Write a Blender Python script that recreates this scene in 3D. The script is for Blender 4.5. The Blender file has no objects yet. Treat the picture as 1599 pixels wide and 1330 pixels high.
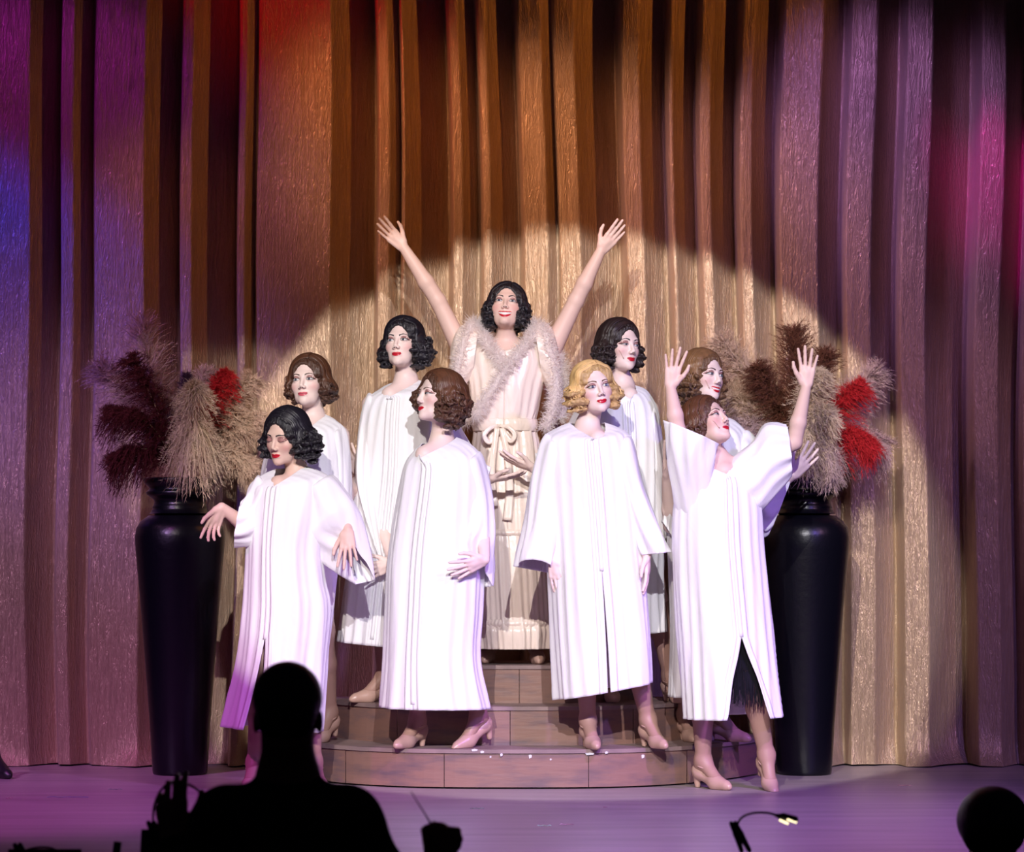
import bpy, math, random
import numpy as np
from mathutils import Vector
random.seed(7)
rng = np.random.default_rng(7)
SC = bpy.context.scene
COL = SC.collection
PI = math.pi
# ------------------------------------------------------------------ camera
FPX, HZ, CH = 4272.0, 871.0, 1.05            # focal length in pixels, horizon row, eye height over the stage
cam_d = bpy.data.cameras.new('camera')
cam_d.sensor_width = 36.0
cam_d.lens = FPX / 1599 * 36.0
cam_d.shift_y = (HZ - 665) / 1599
cam_d.clip_end = 100
cam_d.dof.use_dof = True
cam_d.dof.focus_distance = 12.6
cam_d.dof.aperture_fstop = 4.5
cam = bpy.data.objects.new('camera', cam_d)
cam.location = (0, 0, CH)
cam.rotation_euler = (PI / 2, 0, 0)
COL.objects.link(cam)
SC.camera = cam
def W(px, py, d):
    return np.array([(px - 799.5) * d / FPX, d, CH + (HZ - py) * d / FPX])
# ------------------------------------------------------------------ light
vs = SC.view_settings
vs.view_transform = 'Standard'; vs.look = 'None'; vs.gamma = 1.0; vs.exposure = 0.0
vs.use_curve_mapping = False
wd = bpy.data.worlds.new('dark_hall'); SC.world = wd; wd.use_nodes = True
wd.node_tree.nodes['Background'].inputs[0].default_value = (0.30, 0.22, 0.42, 1)
wd.node_tree.nodes['Background'].inputs[1].default_value = 0.012
def spot(name, loc, target, half_deg, power, color, blend=0.05, soft=0.04, sx=1.0):
    l = bpy.data.lights.new(name, 'SPOT')
    l.energy = power; l.color = color; l.spot_size = math.radians(2 * half_deg); l.spot_blend = blend
    l.shadow_soft_size = soft
    o = bpy.data.objects.new(name, l)
    o.location = loc
    v = Vector(target) - Vector(loc)
    o.rotation_euler = v.to_track_quat('-Z', 'Y').to_euler()
    o.scale = (sx, 1, 1)
    COL.objects.link(o)
    return o
def T(px, py, d=13.8): return tuple(W(px, py, d))
WARM = (1.0, 0.90, 0.82)
# sharp-edged follow spots from the back of the house
spot('follow_spot', (-1.7, -1.0, 6.4), T(905, 902), 6.25, 5000, WARM, 0.03, 0.04, 1.08)
spot('follow_spot', (0.9, -1.0, 6.4), T(890, 912), 6.25, 5000, (0.96, 0.93, 1.0), 0.03, 0.04, 1.10)
spot('plume_special', (-3.4, 2.0, 5.6), T(312, 640, 13.1), 2.9, 1500, WARM, 0.25, 0.05)
# lavender and violet fill from the front truss
spot('lavender_wash', (-6.0, 5.0, 5.0), T(190, 1010), 9.5, 1900, (0.74, 0.44, 1.0), 0.9, 0.2)
spot('violet_wash', (5.2, 4.0, 5.0), T(1000, 1150), 13, 1350, (0.30, 0.20, 1.0), 0.8, 0.2)
# coloured heads over the stage, raking the curtain from the left
spot('blue_side', (-5.4, 11.8, 4.2), T(-40, 480), 14, 620, (0.07, 0.05, 1.0), 0.8, 0.1)
spot('purple_side', (-4.8, 11.8, 4.9), T(150, 180), 11, 170, (0.50, 0.03, 0.80), 0.8, 0.1)
spot('mauve_side', (-4.8, 11.4, 4.4), T(190, 680), 12, 120, (1.0, 0.40, 0.90), 0.9, 0.1)
spot('red_top', (-3.2, 12.4, 5.8), T(445, -20), 11, 260, (1.0, 0.01, 0.02), 0.9, 0.1)
spot('pink_wash', (-4.2, 11.6, 4.6), T(470, 520), 13, 170, (1.0, 0.42, 0.38), 0.9, 0.1)
spot('amber_wash', (-3.0, 11.6, 4.8), T(750, 330), 14, 320, (1.0, 0.45, 0.20), 0.9, 0.1)
spot('peach_wash', (-2.0, 11.6, 4.8), T(1000, 330), 13, 250, (1.0, 0.50, 0.30), 0.9, 0.1)
spot('mauve_wash', (-1.2, 11.6, 4.8), T(1240, 420), 13, 230, (0.92, 0.50, 0.95), 0.9, 0.1)
spot('violet_right', (0.2, 11.6, 4.8), T(1430, 270), 15, 330, (0.50, 0.26, 1.0), 0.9, 0.1)
spot('magenta_right', (1.3, 12.2, 4.6), T(1550, 280), 8, 190, (1.0, 0.02, 0.75), 0.9, 0.1)
spot('mauve_low', (5.6, 8.0, 4.2), T(1460, 900), 11, 330, (0.95, 0.50, 0.85), 0.9, 0.1)
spot('amber_back', (3.6, 11.4, 5.2), T(720, 260), 20, 170, (1.0, 0.34, 0.05), 0.9, 0.1)
spot('magenta_floor', (-3.4, 8.6, 4.6), (-2.2, 11.9, 0), 20, 640, (0.85, 0.10, 0.85), 0.9, 0.1)
spot('violet_floor', (3.0, 8.0, 4.6), (0.5, 11.0, 0), 24, 1350, (0.60, 0.24, 0.95), 0.9, 0.1)
# ------------------------------------------------------------------ materials
def mat(name, col, rough=0.6, bump=0.0, bscale=(40, 40, 40), detail=4, metal=0.0, sheen=0.0, spec=0.5,
        attr=False, mix=None, emit=None, coat=0.0, distort=0.0, vary=None, sss=0.0):
    m = bpy.data.materials.new(name); m.use_nodes = True
    nt = m.node_tree; N = nt.nodes; L = nt.links; b = N['Principled BSDF']
    b.inputs['Base Color'].default_value = (*col, 1)
    b.inputs['Roughness'].default_value = rough
    b.inputs['Metallic'].default_value = metal
    b.inputs['Specular IOR Level'].default_value = spec
    b.inputs['Sheen Weight'].default_value = sheen
    b.inputs['Coat Weight'].default_value = coat
    if sss:
        b.inputs['Subsurface Weight'].default_value = sss
        b.inputs['Subsurface Radius'].default_value = (0.010, 0.004, 0.002)
        b.inputs['Subsurface Scale'].default_value = 1.0
    tc = N.new('ShaderNodeTexCoord')
    def noise(scale, det, dist=0.0):
        mp = N.new('ShaderNodeMapping'); mp.inputs['Scale'].default_value = scale
        L.new(tc.outputs['Object'], mp.inputs['Vector'])
        n = N.new('ShaderNodeTexNoise'); n.inputs['Scale'].default_value = 1.0
        n.inputs['Detail'].default_value = det; n.inputs['Distortion'].default_value = dist
        L.new(mp.outputs[0], n.inputs['Vector'])
        return n
    if attr:
        a = N.new('ShaderNodeAttribute'); a.attribute_name = 'tint'
        L.new(a.outputs['Color'], b.inputs['Base Color'])
    if vary:
        c2, sc2, lo, hi = vary
        n = noise(sc2, 5)
        r = N.new('ShaderNodeMapRange'); r.inputs['From Min'].default_value = lo; r.inputs['From Max'].default_value = hi
        L.new(n.outputs['Fac'], r.inputs['Value'])
        mx = N.new('ShaderNodeMix'); mx.data_type = 'RGBA'
        mx.inputs['A'].default_value = (*col, 1); mx.inputs['B'].default_value = (*c2, 1)
        L.new(r.outputs[0], mx.inputs['Factor'])
        L.new(mx.outputs['Result'], b.inputs['Base Color'])
    if bump:
        n = noise(bscale, detail, distort)
        bp = N.new('ShaderNodeBump'); bp.inputs['Strength'].default_value = 1.0
        bp.inputs['Distance'].default_value = bump
        L.new(n.outputs['Fac'], bp.inputs['Height']); L.new(bp.outputs[0], b.inputs['Normal'])
    if emit:
        b.inputs['Emission Color'].default_value = (*emit[0], 1); b.inputs['Emission Strength'].default_value = emit[1]
    return m
M = {}
M['robe'] = mat('white_robe_cloth', (0.86, 0.85, 0.87), 0.62, 0.006, (9, 9, 5), 4, sheen=0.1, spec=0.3, distort=0.6)
M['satin'] = mat('cream_satin', (0.90, 0.76, 0.67), 0.30, 0.007, (15, 15, 6), 2, spec=0.7, distort=1.0)
M['fur'] = mat('cream_marabou', (1.0, 0.95, 0.93), 0.8, spec=0.15)
def translucent(m, f=0.5):
    N = m.node_tree.nodes; L = m.node_tree.links; b = N['Principled BSDF']; t = N.new('ShaderNodeBsdfTranslucent')
    t.inputs['Color'].default_value = b.inputs['Base Color'].default_value
    x = N.new('ShaderNodeMixShader'); x.inputs[0].default_value = f
    L.new(b.outputs[0], x.inputs[1]); L.new(t.outputs[0], x.inputs[2]); L.new(x.outputs[0], N['Material Output'].inputs['Surface'])
translucent(M['fur'], 0.6)
M['skin'] = mat('skin', (0.7, 0.5, 0.42), 0.48, attr=True, spec=0.35)
M['lips'] = mat('red_lipstick', (0.55, 0.012, 0.03), 0.3)
M['pinklips'] = mat('rose_lipstick', (0.62, 0.10, 0.14), 0.3)
M['teeth'] = mat('teeth', (0.85, 0.82, 0.78), 0.25)
M['sclera'] = mat('eye_white', (0.55, 0.52, 0.52), 0.2)
M['iris'] = mat('iris', (0.06, 0.07, 0.09), 0.15)
M['lash'] = mat('dark_lashes', (0.02, 0.012, 0.012), 0.5)
M['shadow'] = mat('eye_shadow', (0.36, 0.17, 0.16), 0.6)
M['black_metal'] = mat('black_metal', (0.012, 0.012, 0.014), 0.4)
M['gold'] = mat('gold', (0.8, 0.55, 0.2), 0.25, metal=1.0)
M['pearl'] = mat('pearl', (0.85, 0.83, 0.85), 0.15)
M['mic'] = mat('skin_tone_microphone', (0.55, 0.36, 0.30), 0.4)
M['shoe'] = mat('tan_shoe_leather', (0.52, 0.33, 0.27), 0.34, spec=0.5)
M['fringe'] = mat('black_fringe', (0.01, 0.01, 0.013), 0.35)
M['vase'] = mat('black_glazed_clay', (0.003, 0.003, 0.006), 0.30, 0.0012, (30, 30, 30), 3, spec=0.35)
M['cloth_black'] = mat('black_cotton', (0.008, 0.008, 0.009), 0.9)
M['darkskin'] = mat('shaded_skin', (0.22, 0.12, 0.08), 0.6)
M['baton'] = mat('white_baton', (0.35, 0.33, 0.30), 0.5)
M['cork'] = mat('cork', (0.3, 0.18, 0.1), 0.7)
M['led'] = mat('led_strip', (1, 0.9, 0.6), 0.4, emit=((1.0, 0.86, 0.5), 2.0))
HAIRC = {'black': (0.010, 0.008, 0.014), 'brown': (0.075, 0.030, 0.016), 'dark': (0.022, 0.012, 0.012),
         'blonde': (0.66, 0.43, 0.19), 'light': (0.17, 0.085, 0.038), 'auburn': (0.095, 0.038, 0.02)}
for k_, c_ in HAIRC.items():
    M['hair_' + k_] = mat('hair_' + k_, c_, 0.40, 0.0045, (190, 190, 30), 4, spec=0.6, distort=1.2,
                          vary=((c_[0] * .6, c_[1] * .55, c_[2] * .5), (60, 60, 10), 0.35, 0.75))
for k_, c_ in HAIRC.items():
    M['strand_' + k_] = mat('strand_' + k_, c_, 0.40, spec=0.5, vary=((min(1, c_[0]*1.5), min(1, c_[1]*1.45), min(1, c_[2]*1.4)), (50, 50, 10), 0.35, 0.8))
# ------------------------------------------------------------------ mesh helpers
def mk(name, V, F, m, parent=None, origin=None, smooth=True, solid=0.0, tint=None):
    V = np.asarray(V, dtype=float)
    if parent is not None: o0 = np.array(parent['_o'])
    else:
        o0 = np.array(origin) if origin is not None else np.array([V[:, 0].mean(), V[:, 1].mean(), V[:, 2].min()])
    me = bpy.data.meshes.new(name)
    L = V - o0
    if isinstance(F, np.ndarray):
        nf, k = F.shape
        me.vertices.add(len(L)); me.vertices.foreach_set('co', L.astype(np.float32).ravel())
        me.loops.add(nf * k); me.loops.foreach_set('vertex_index', F.astype(np.int32).ravel())
        me.polygons.add(nf)
        me.polygons.foreach_set('loop_start', np.arange(0, nf * k, k, dtype=np.int32))
        me.update(calc_edges=True); me.validate()
    else:
        me.from_pydata([tuple(v) for v in L], [], F)
    if smooth and len(me.polygons):
        me.polygons.foreach_set('use_smooth', np.ones(len(me.polygons), dtype=bool))
    if tint is not None:
        a = me.attributes.new('tint', 'FLOAT_COLOR', 'POINT')
        a.data.foreach_set('color', np.c_[tint, np.ones(len(tint))].astype(np.float32).ravel())
    me.materials.append(m if not isinstance(m, str) else M[m])
    o = bpy.data.objects.new(name, me)
    COL.objects.link(o)
    if parent is not None: o.parent = parent
    else: o.location = tuple(o0)
    ORG[o.name] = o0
    o['_o'] = [float(x) for x in o0]
    if solid:
        s = o.modifiers.new('thickness', 'SOLIDIFY'); s.thickness = solid; s.offset = 0
    return o
ORG = {}
def tag(o, label, cat, group=None):
    o['label'] = label; o['category'] = cat
    if group: o['group'] = group
    return o
def struct(o): o['kind'] = 'structure'; return o
class MB:
    def __init__(s): s.v = []; s.f = []
    def add(s, V, F):
        n = len(s.v); s.v.extend([tuple(p) for p in V]); s.f.extend([tuple(i + n for i in q) for q in F])
    def box(s, a, b):
        (x0, y0, z0), (x1, y1, z1) = a, b
        s.add([(x0,y0,z0),(x1,y0,z0),(x1,y1,z0),(x0,y1,z0),(x0,y0,z1),(x1,y0,z1),(x1,y1,z1),(x0,y1,z1)],
              [(0,3,2,1),(4,5,6,7),(0,1,5,4),(1,2,6,5),(2,3,7,6),(3,0,4,7)])
    def tube(s, pts, r, n=8):
        pts = np.asarray(pts, float); K = len(pts)
        rr = np.broadcast_to(np.asarray(r, float), (K,))
        tg = np.gradient(pts, axis=0); tg /= np.linalg.norm(tg, axis=1)[:, None] + 1e-12
        ref = np.array([0.31, 0.17, 0.93]); V = []
        for i in range(K):
            u = np.cross(tg[i], ref); u /= np.linalg.norm(u) + 1e-9; w = np.cross(tg[i], u)
            for j in range(n):
                a = 2 * PI * j / n; V.append(pts[i] + rr[i] * (math.cos(a) * u + math.sin(a) * w))
        F = [(i*n+j, i*n+(j+1) % n, (i+1)*n+(j+1) % n, (i+1)*n+j) for i in range(K-1) for j in range(n)]
        F += [tuple(range(n-1, -1, -1)), tuple(range((K-1)*n, K*n))]
        s.add(V, F)
    def lathe(s, c, prof, n=64):
        V = [(c[0]+r*math.cos(2*PI*j/n), c[1]+r*math.sin(2*PI*j/n), z) for r, z in prof for j in range(n)]
        K = len(prof)
        F = [(i*n+j, i*n+(j+1) % n, (i+1)*n+(j+1) % n, (i+1)*n+j) for i in range(K-1) for j in range(n)]
        F.append(tuple(range(n-1, -1, -1)))
        s.add(V, F)
    def build(s, name, m, parent=None, **kw): return mk(name, s.v, s.f, m, parent, **kw)
def spline(pts, n):
    P = np.asarray(pts, float); K = len(P)
    t = np.linspace(0, K - 1, n); i = np.clip(t.astype(int), 0, K - 2); u = (t - i)
    u = u.reshape((-1,) + (1,) * (P.ndim - 1))
    g = lambda j: P[np.clip(j, 0, K - 1)]
    p0, p1, p2, p3 = g(i - 1), g(i), g(i + 1), g(i + 2)
    return 0.5 * (2*p1 + (p2-p0)*u + (2*p0-5*p1+4*p2-p3)*u*u + (3*p1-p0-3*p2+p3)*u**3)
# ------------------------------------------------------------------ signed-distance bodies
def cone(a, b, ra, rb, k=0.02, op=1): return ('c', np.asarray(a, float), np.asarray(b, float), ra, rb, k, op)
def ell(c, s, R=None, k=0.02, op=1):
    return ('e', np.asarray(c, float), np.asarray(s, float), np.eye(3) if R is None else np.asarray(R, float), None, k, op)
def tor(c, nrm, R, r, k=0.004, op=1): return ('t', np.asarray(c, float), np.asarray(nrm, float), R, r, k, op)
def pdist(p, X, Y, Z):
    if p[0] == 'c':
        a, b, ra, rb = p[1:5]; ba = b - a; L2 = float(ba @ ba) + 1e-12
        x, y, z = X - a[0], Y - a[1], Z - a[2]
        h = np.clip((x*ba[0] + y*ba[1] + z*ba[2]) / L2, 0, 1)
        return np.sqrt((x-h*ba[0])**2 + (y-h*ba[1])**2 + (z-h*ba[2])**2) - (ra + (rb-ra)*h)
    if p[0] == 't':
        c, n, R, r = p[1:5]
        x, y, z = X - c[0], Y - c[1], Z - c[2]
        h = x*n[0] + y*n[1] + z*n[2]
        q = np.sqrt(np.maximum(x*x + y*y + z*z - h*h, 0)) - R
        return np.sqrt(q*q + h*h) - r
    c, s, R = p[1:4]
    x, y, z = X - c[0], Y - c[1], Z - c[2]
    u = [(R[i][0]*x + R[i][1]*y + R[i][2]*z) for i in range(3)]
    k0 = np.sqrt(sum((u[i]/s[i])**2 for i in range(3))); k1 = np.sqrt(sum((u[i]/s[i]**2)**2 for i in range(3)))
    return k0 * (k0 - 1) / (k1 + 1e-9)
def pbox(p):
    if p[0] == 'c':
        r = max(p[3], p[4]); return np.minimum(p[1], p[2]) - r, np.maximum(p[1], p[2]) + r
    if p[0] == 't':
        r = p[3] + p[4]; return p[1] - r, p[1] + r
    e = np.sqrt(((p[3] * p[2][:, None])**2).sum(0)); return p[1] - e, p[1] + e
def comb(d, q, k, op):
    if op < 0:
        h = np.maximum(k - np.abs(d + q), 0) / k
        return np.maximum(d, -q) + h*h*k*0.25
    h = np.maximum(k - np.abs(d - q), 0) / k
    return np.minimum(d, q) - h*h*k*0.25
def sdf_at(prims, P):
    d = np.full(len(P), 1.0)
    for p in prims: d = comb(d, pdist(p, P[:, 0], P[:, 1], P[:, 2]), p[5], p[6])
    return d
def sdf_mesh(prims, h, warp=None):
    lo = np.min([pbox(p)[0] for p in prims if p[6] > 0], axis=0) - 3*h
    hi = np.max([pbox(p)[1] for p in prims if p[6] > 0], axis=0) + 3*h
    n = np.ceil((hi - lo) / h).astype(int) + 1
    ax = [(lo[i] + h*np.arange(n[i])).astype(np.float32) for i in range(3)]
    V = np.full(n, 1.0, dtype=np.float32)
    for p in prims:
        a, b = pbox(p); mg = p[5] + 2.5*h
        i0 = np.clip(((a - mg - lo)/h).astype(int), 0, n-1); i1 = np.clip(((b + mg - lo)/h).astype(int) + 2, 1, n)
        sl = tuple(slice(i0[i], i1[i]) for i in range(3))
        X, Y, Z = np.meshgrid(*[ax[i][sl[i]] for i in range(3)], indexing='ij', sparse=True)
        V[sl] = comb(V[sl], pdist(p, X, Y, Z).astype(np.float32), p[5], p[6])
    if warp is not None:
        X, Y, Z = np.meshgrid(*ax, indexing='ij', sparse=True)
        V = V + warp(X, Y, Z)
    I = V < 0
    c = I[:-1, :-1, :-1]
    cnt = np.zeros(c.shape, np.int8)
    offs = [(i, j, k) for i in (0, 1) for j in (0, 1) for k in (0, 1)]
    for o in offs: cnt += I[o[0]:n[0]-1+o[0], o[1]:n[1]-1+o[1], o[2]:n[2]-1+o[2]]
    act = np.argwhere((cnt > 0) & (cnt < 8))
    idx = np.full(c.shape, -1, np.int32); idx[tuple(act.T)] = np.arange(len(act))
    vals = {o: V[act[:, 0]+o[0], act[:, 1]+o[1], act[:, 2]+o[2]] for o in offs}
    S = np.zeros((len(act), 3)); C = np.zeros(len(act))
    for o in offs:
        for a in range(3):
            if o[a]: continue
            q = list(o); q[a] = 1; q = tuple(q)
            va, vb = vals[o], vals[q]; m = (va < 0) != (vb < 0)
            t = np.where(m, va / np.where(m, va - vb, 1), 0)
            pt = np.tile(np.array(o, float), (len(act), 1)); pt[:, a] += t
            S += pt * m[:, None]; C += m
    P = lo + h * (act + S / C[:, None])
    Q = []
    for a in range(3):
        b, cc = (a+1) % 3, (a+2) % 3
        s0 = [slice(None)]*3; s1 = [slice(None)]*3
        s0[a] = slice(0, n[a]-1); s1[a] = slice(1, n[a])
        A, B = I[tuple(s0)], I[tuple(s1)]
        e = np.argwhere(A != B)
        e = e[(e[:, b] > 0) & (e[:, cc] > 0) & (e[:, b] < n[b]-1) & (e[:, cc] < n[cc]-1)]
        def cell(db, dc):
            w = e.copy(); w[:, b] -= db; w[:, cc] -= dc; return idx[tuple(w.T)]
        q = np.stack([cell(1, 1), cell(0, 1), cell(0, 0), cell(1, 0)], 1)
        fl = ~A[tuple(e.T)]
        q[fl] = q[fl][:, ::-1]
        Q.append(q)
    F = np.concatenate(Q); F = F[(F >= 0).all(1)]
    return P, F
def thin(P, F, mask, h):
    """merge the vertices in the covered part of a body onto a coarser lattice; the mesh stays one surface"""
    ids = np.arange(len(P)); key = np.floor(P / h).astype(np.int64)
    code = (key[:, 0] + 5000) * 10**9 + (key[:, 1] + 5000) * 10**4 * 3 + (key[:, 2] + 5000)
    _, inv = np.unique(code[mask], return_inverse=True)
    new = np.full(len(P), -1); ku = (~mask).sum()
    new[~mask] = np.arange(ku); new[mask] = ku + inv.ravel()
    m = new.max() + 1; S = np.zeros((m, 3)); C = np.zeros(m)
    np.add.at(S, new, P); np.add.at(C, new, 1)
    G = new[F]; T3 = np.concatenate([G[:, [0, 1, 2]], G[:, [0, 2, 3]]])
    ok = (T3[:, 0] != T3[:, 1]) & (T3[:, 1] != T3[:, 2]) & (T3[:, 0] != T3[:, 2])
    T3 = T3[ok]
    _, u = np.unique(np.sort(T3, axis=1), axis=0, return_index=True)
    return S / C[:, None], T3[np.sort(u)]
# ------------------------------------------------------------------ heads, hands, feet
def frame(yaw, pitch, roll):
    y, p, q = map(math.radians, (yaw, pitch, roll))
    r = np.array([math.cos(y), math.sin(y), 0]); f = np.array([math.sin(y), -math.cos(y), 0]); u = np.array([0, 0, 1.0])
    f, u = f*math.cos(p) + u*math.sin(p), u*math.cos(p) - f*math.sin(p)
    u, r = u*math.cos(q) + r*math.sin(q), r*math.cos(q) - u*math.sin(q)
    return np.array([r, f, u])                      # rows: right, forward, up
class Head:
    def __init__(s, c, R, sc=1.0, male=False):
        s.c, s.R, s.sc = np.asarray(c, float), R, sc
        w = lambda x, y, z: s.w((x, y, z))
        E = lambda c, r, k=0.02, op=1: ell(w(*c), np.array(r)*sc, R, k*sc, op)
        K = lambda a, b, ra, rb, k=0.015, op=1: cone(w(*a), w(*b), ra*sc, rb*sc, k*sc, op)
        p = [E((0, -.018, .036), (.073, .092, .078)), E((0, .012, -.028), (.058, .068, .074), .03),
             K((-.020, .038, -.076), (.020, .038, -.076), .024, .024, .03), E((0, .066, -.093), (.019, .016, .016), .025),
             E((-.037, .048, -.026), (.022, .020, .020), .025), E((.037, .048, -.026), (.022, .020, .020), .025),
             K((-.030, .068, .022), (.030, .068, .022), .011, .011, .02),
             E((-.031, .088, .001), (.018, .014, .011), .014, -1), E((.031, .088, .001), (.018, .014, .011), .014, -1),
             K((0, .077, .012), (0, .094, -.028), .0058, .0085, .012),
             E((-.0105, .087, -.036), (.0075, .009, .0065), .007), E((.0105, .087, -.036), (.0075, .009, .0065), .007),
             E((-.031, .068, .000), (.0145, .012, .0115), .006), E((.031, .068, .000), (.0145, .012, .0115), .006),
             E((0, .074, -.0585), (.021, .011, .0055), .008), E((0, .073, -.0695), (.019, .0115, .0065), .008)]
        s.face = list(p)
        for sg in (-1, 1):
            p.append(E((sg*.073, -.008, -.014), (.008, .016, .027), .008))
        s.p = p
    def w(s, q): return s.c + s.sc * (np.asarray(q, float) @ s.R)
    def loc(s, P): return ((P - s.c) @ s.R.T) / s.sc
    def surf(s, x, u, off):
        x = np.asarray(x, float); u = np.asarray(u, float)
        y = np.full(len(x), 0.13)
        for _ in range(40):
            P = s.w(np.c_[x, y, u])
            y = np.maximum(y - np.clip(sdf_at(s.face, P) / s.sc, -0.01, 0.02), 0.0)
        return s.w(np.c_[x, y + off, u])
    def patch(s, lo, hi, xs, nt=4, off=0.0008):
        xs = np.asarray(xs); tt = np.linspace(0, 1, nt)
        X = np.repeat(xs[:, None], nt, 1); U = lo(xs)[:, None]*(1-tt) + hi(xs)[:, None]*tt
        O = off * np.ones_like(X)
        V = s.surf(X.ravel(), U.ravel(), O.ravel()); n = len(xs)
        F = [(i*nt+j, (i+1)*nt+j, (i+1)*nt+j+1, i*nt+j+1) for i in range(n-1) for j in range(nt-1)]
        return V, F
def face_parts(h, root, lips='lips', eyes='open', smile=0.0, brow='hair_dark', gaze=0.0):
    for sg in (-1, 1):
        c = sg * .031
        ex = np.linspace(-1, 1, 13)
        up = lambda x: .0005 + .0062*np.sqrt(np.clip(1-((x-c)/.0165)**2, 0, 1))
        dn = lambda x: .0005 - .0042*np.sqrt(np.clip(1-((x-c)/.0165)**2, 0, 1))
        xs = c + .0165*ex
        sh = lambda x: up(x) + .010*np.sqrt(np.clip(1-((x-c-sg*.003)/.021)**2, 0, 1)) + .0005
        xs2 = c + sg*.003 + .0205*ex
        V, F = h.patch(lambda x: np.where(np.abs(x-c) < .0165, up(x), .0005) if eyes != 'shut' else dn(x), sh, xs2, 5, .0006)
        mk('eye_shadow', V, F, 'shadow', root)
        if eyes == 'shut':
            V, F = h.patch(lambda x: dn(x) - .0017, dn, c + sg*.002 + .0175*ex, 3, .0012)
            mk('eyelashes', V, F, 'lash', root)
        else:
            lid = (lambda x: up(x)) if eyes == 'open' else (lambda x: up(x) * .45)
            V, F = h.patch(dn, lid, xs, 5, .0010); e = mk('eye', V, F, 'sclera', root)
            a = np.linspace(0, 2*PI, 17)[:-1]
            ix = c + gaze + .0056*np.cos(a); iu = np.clip(.0008 + .0056*np.sin(a), dn(ix), lid(ix))
            V = h.surf(np.r_[ix, c + gaze], np.r_[iu, .0008], .0015)
            mk('iris', V, [(i, (i+1) % 16, 16) for i in range(16)], 'iris', e)
            V, F = h.patch(lambda x: lid(x) - .0004, lambda x: lid(x) + .0022 + .0012*np.clip(sg*(x-c)/.0165, 0, 1), c + sg*.002 + .0178*ex, 3, .0016)
            mk('eyelashes', V, F, 'lash', root)
            V, F = h.patch(lambda x: dn(x) - .0008, lambda x: dn(x) + .0002, xs, 2, .0014)
            mk('eyelashes', V, F, 'lash', root)
        bx = np.linspace(0, 1, 11)
        xs = sg * (.012 + .038*bx) if sg > 0 else np.sort(sg * (.012 + .038*bx))
        t = lambda x: (np.abs(x) - .012) / .038
        mid = lambda x: .0195 + .0070*np.sin(np.clip(t(x), 0, 1)*2.5) - .004*t(x)**2
        th = lambda x: .0031*(1 - .72*t(x))
        V, F = h.patch(lambda x: mid(x)-th(x), lambda x: mid(x)+th(x), xs, 3, .0012)
        mk('eyebrow', V, F, brow, root)
        V, F = h.patch(lambda x: -.0392+0*x, lambda x: -.0365+0*x, np.linspace(sg*.0055-.0028, sg*.0055+.0028, 4), 3, .0008)
        mk('nostril', V, F, 'lash', root)
    wm = .0225 + .006*smile
    lx = np.linspace(-wm, wm, 19); c0 = -.0640
    corner = lambda x: .0035*(x/wm)**2*(1 + 1.6*smile)
    arch = lambda x: np.sqrt(np.clip(1-(x/wm)**2, 0, 1))
    gap = .0075*smile
    hiU = lambda x: c0 + corner(x) + arch(x)*(.0078 - .0018*np.exp(-(x/.004)**2)) + gap*arch(x)*.4
    loU = lambda x: c0 + corner(x) + gap*arch(x)*.35
    hiL = lambda x: c0 + corner(x) - gap*arch(x)*.8 - .0003
    loL = lambda x: c0 + corner(x) - arch(x)*(.0095 + gap*.8)
    V1, F1 = h.patch(loU, hiU, lx, 5, .0012); V2, F2 = h.patch(loL, hiL, lx, 5, .0014)
    lp = mk('lips', np.r_[V1, V2], F1 + [tuple(i+len(V1) for i in f) for f in F2], lips, root)
    if smile > 0:
        V, F = h.patch(hiL, loU, lx*.93, 4, .0008); mk('teeth', V, F, 'teeth', root)
    else:
        V, F = h.patch(lambda x: loU(x)-.0005, lambda x: loU(x)+.0004, lx*.96, 2, .0018); mk('mouth_line', V, F, 'lash', lp)
def hand(wr, tip, thumb, spread=0.16, curl=(.12, .15, .15, .15), side=1.0, sc=1.0, curls=None):
    """wr, tip: points; thumb: hint vector towards the thumb side. curl>0 bends towards the palm (side picks which face)."""
    wr = np.asarray(wr, float); d = np.asarray(tip, float) - wr; d /= np.linalg.norm(d)
    t = np.asarray(thumb, float); t = t - d*(t @ d); t /= np.linalg.norm(t)
    n = np.cross(d, t) * side
    p = []
    off = (.027, .009, -.010, -.027); L = ((.041, .025, .020), (.045, .028, .021), (.041, .026, .020), (.032, .020, .017))
    kn = (.082, .085, .080, .072)
    for i in range(4):
        k = wr + sc*(d*kn[i] + t*off[i])
        p.append(cone(wr + sc*(d*.012 + t*off[i]*.62), k, .0125*sc, .0105*sc, .010))
    p.append(cone(wr + sc*(d*.02 + t*.006), wr + sc*(d*.06 + t*.002), .014*sc, .013*sc, .012))
    for i in range(4):
        k = wr + sc*(d*kn[i] + t*off[i]); a = spread*(1.5 - i)*.75
        fd = d*math.cos(a) + t*math.sin(a); ang = 0; q = k; r = (.0085, .0088, .0085, .0075)[i]
        for j in range(3):
            ang += curl[i]*(1.0, 1.1, .8)[j]
            v = fd*math.cos(ang) + n*math.sin(ang); e = q + v*L[i][j]*sc
            p.append(cone(q, e, r*sc*(1 - .08*j), r*sc*(1 - .08*(j+1)), .0035)); q = e
    b = wr + sc*(d*.022 + t*.022); m = b + sc*(d*.034 + t*.026 + n*.012)
    p.append(cone(wr + sc*(d*.015 + t*.012), b, .013*sc, .0135*sc, .01)); p.append(cone(b, m, .0135*sc, .0105*sc, .008))
    e = m + sc*(d*.027 + t*.014 + n*.004); p.append(cone(m, e, .0098*sc, .0088*sc, .004))
    e2 = e + sc*(d*.022 + t*.004 + n*.003); p.append(cone(e, e2, .0088*sc, .007*sc, .004))
    return p
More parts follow.
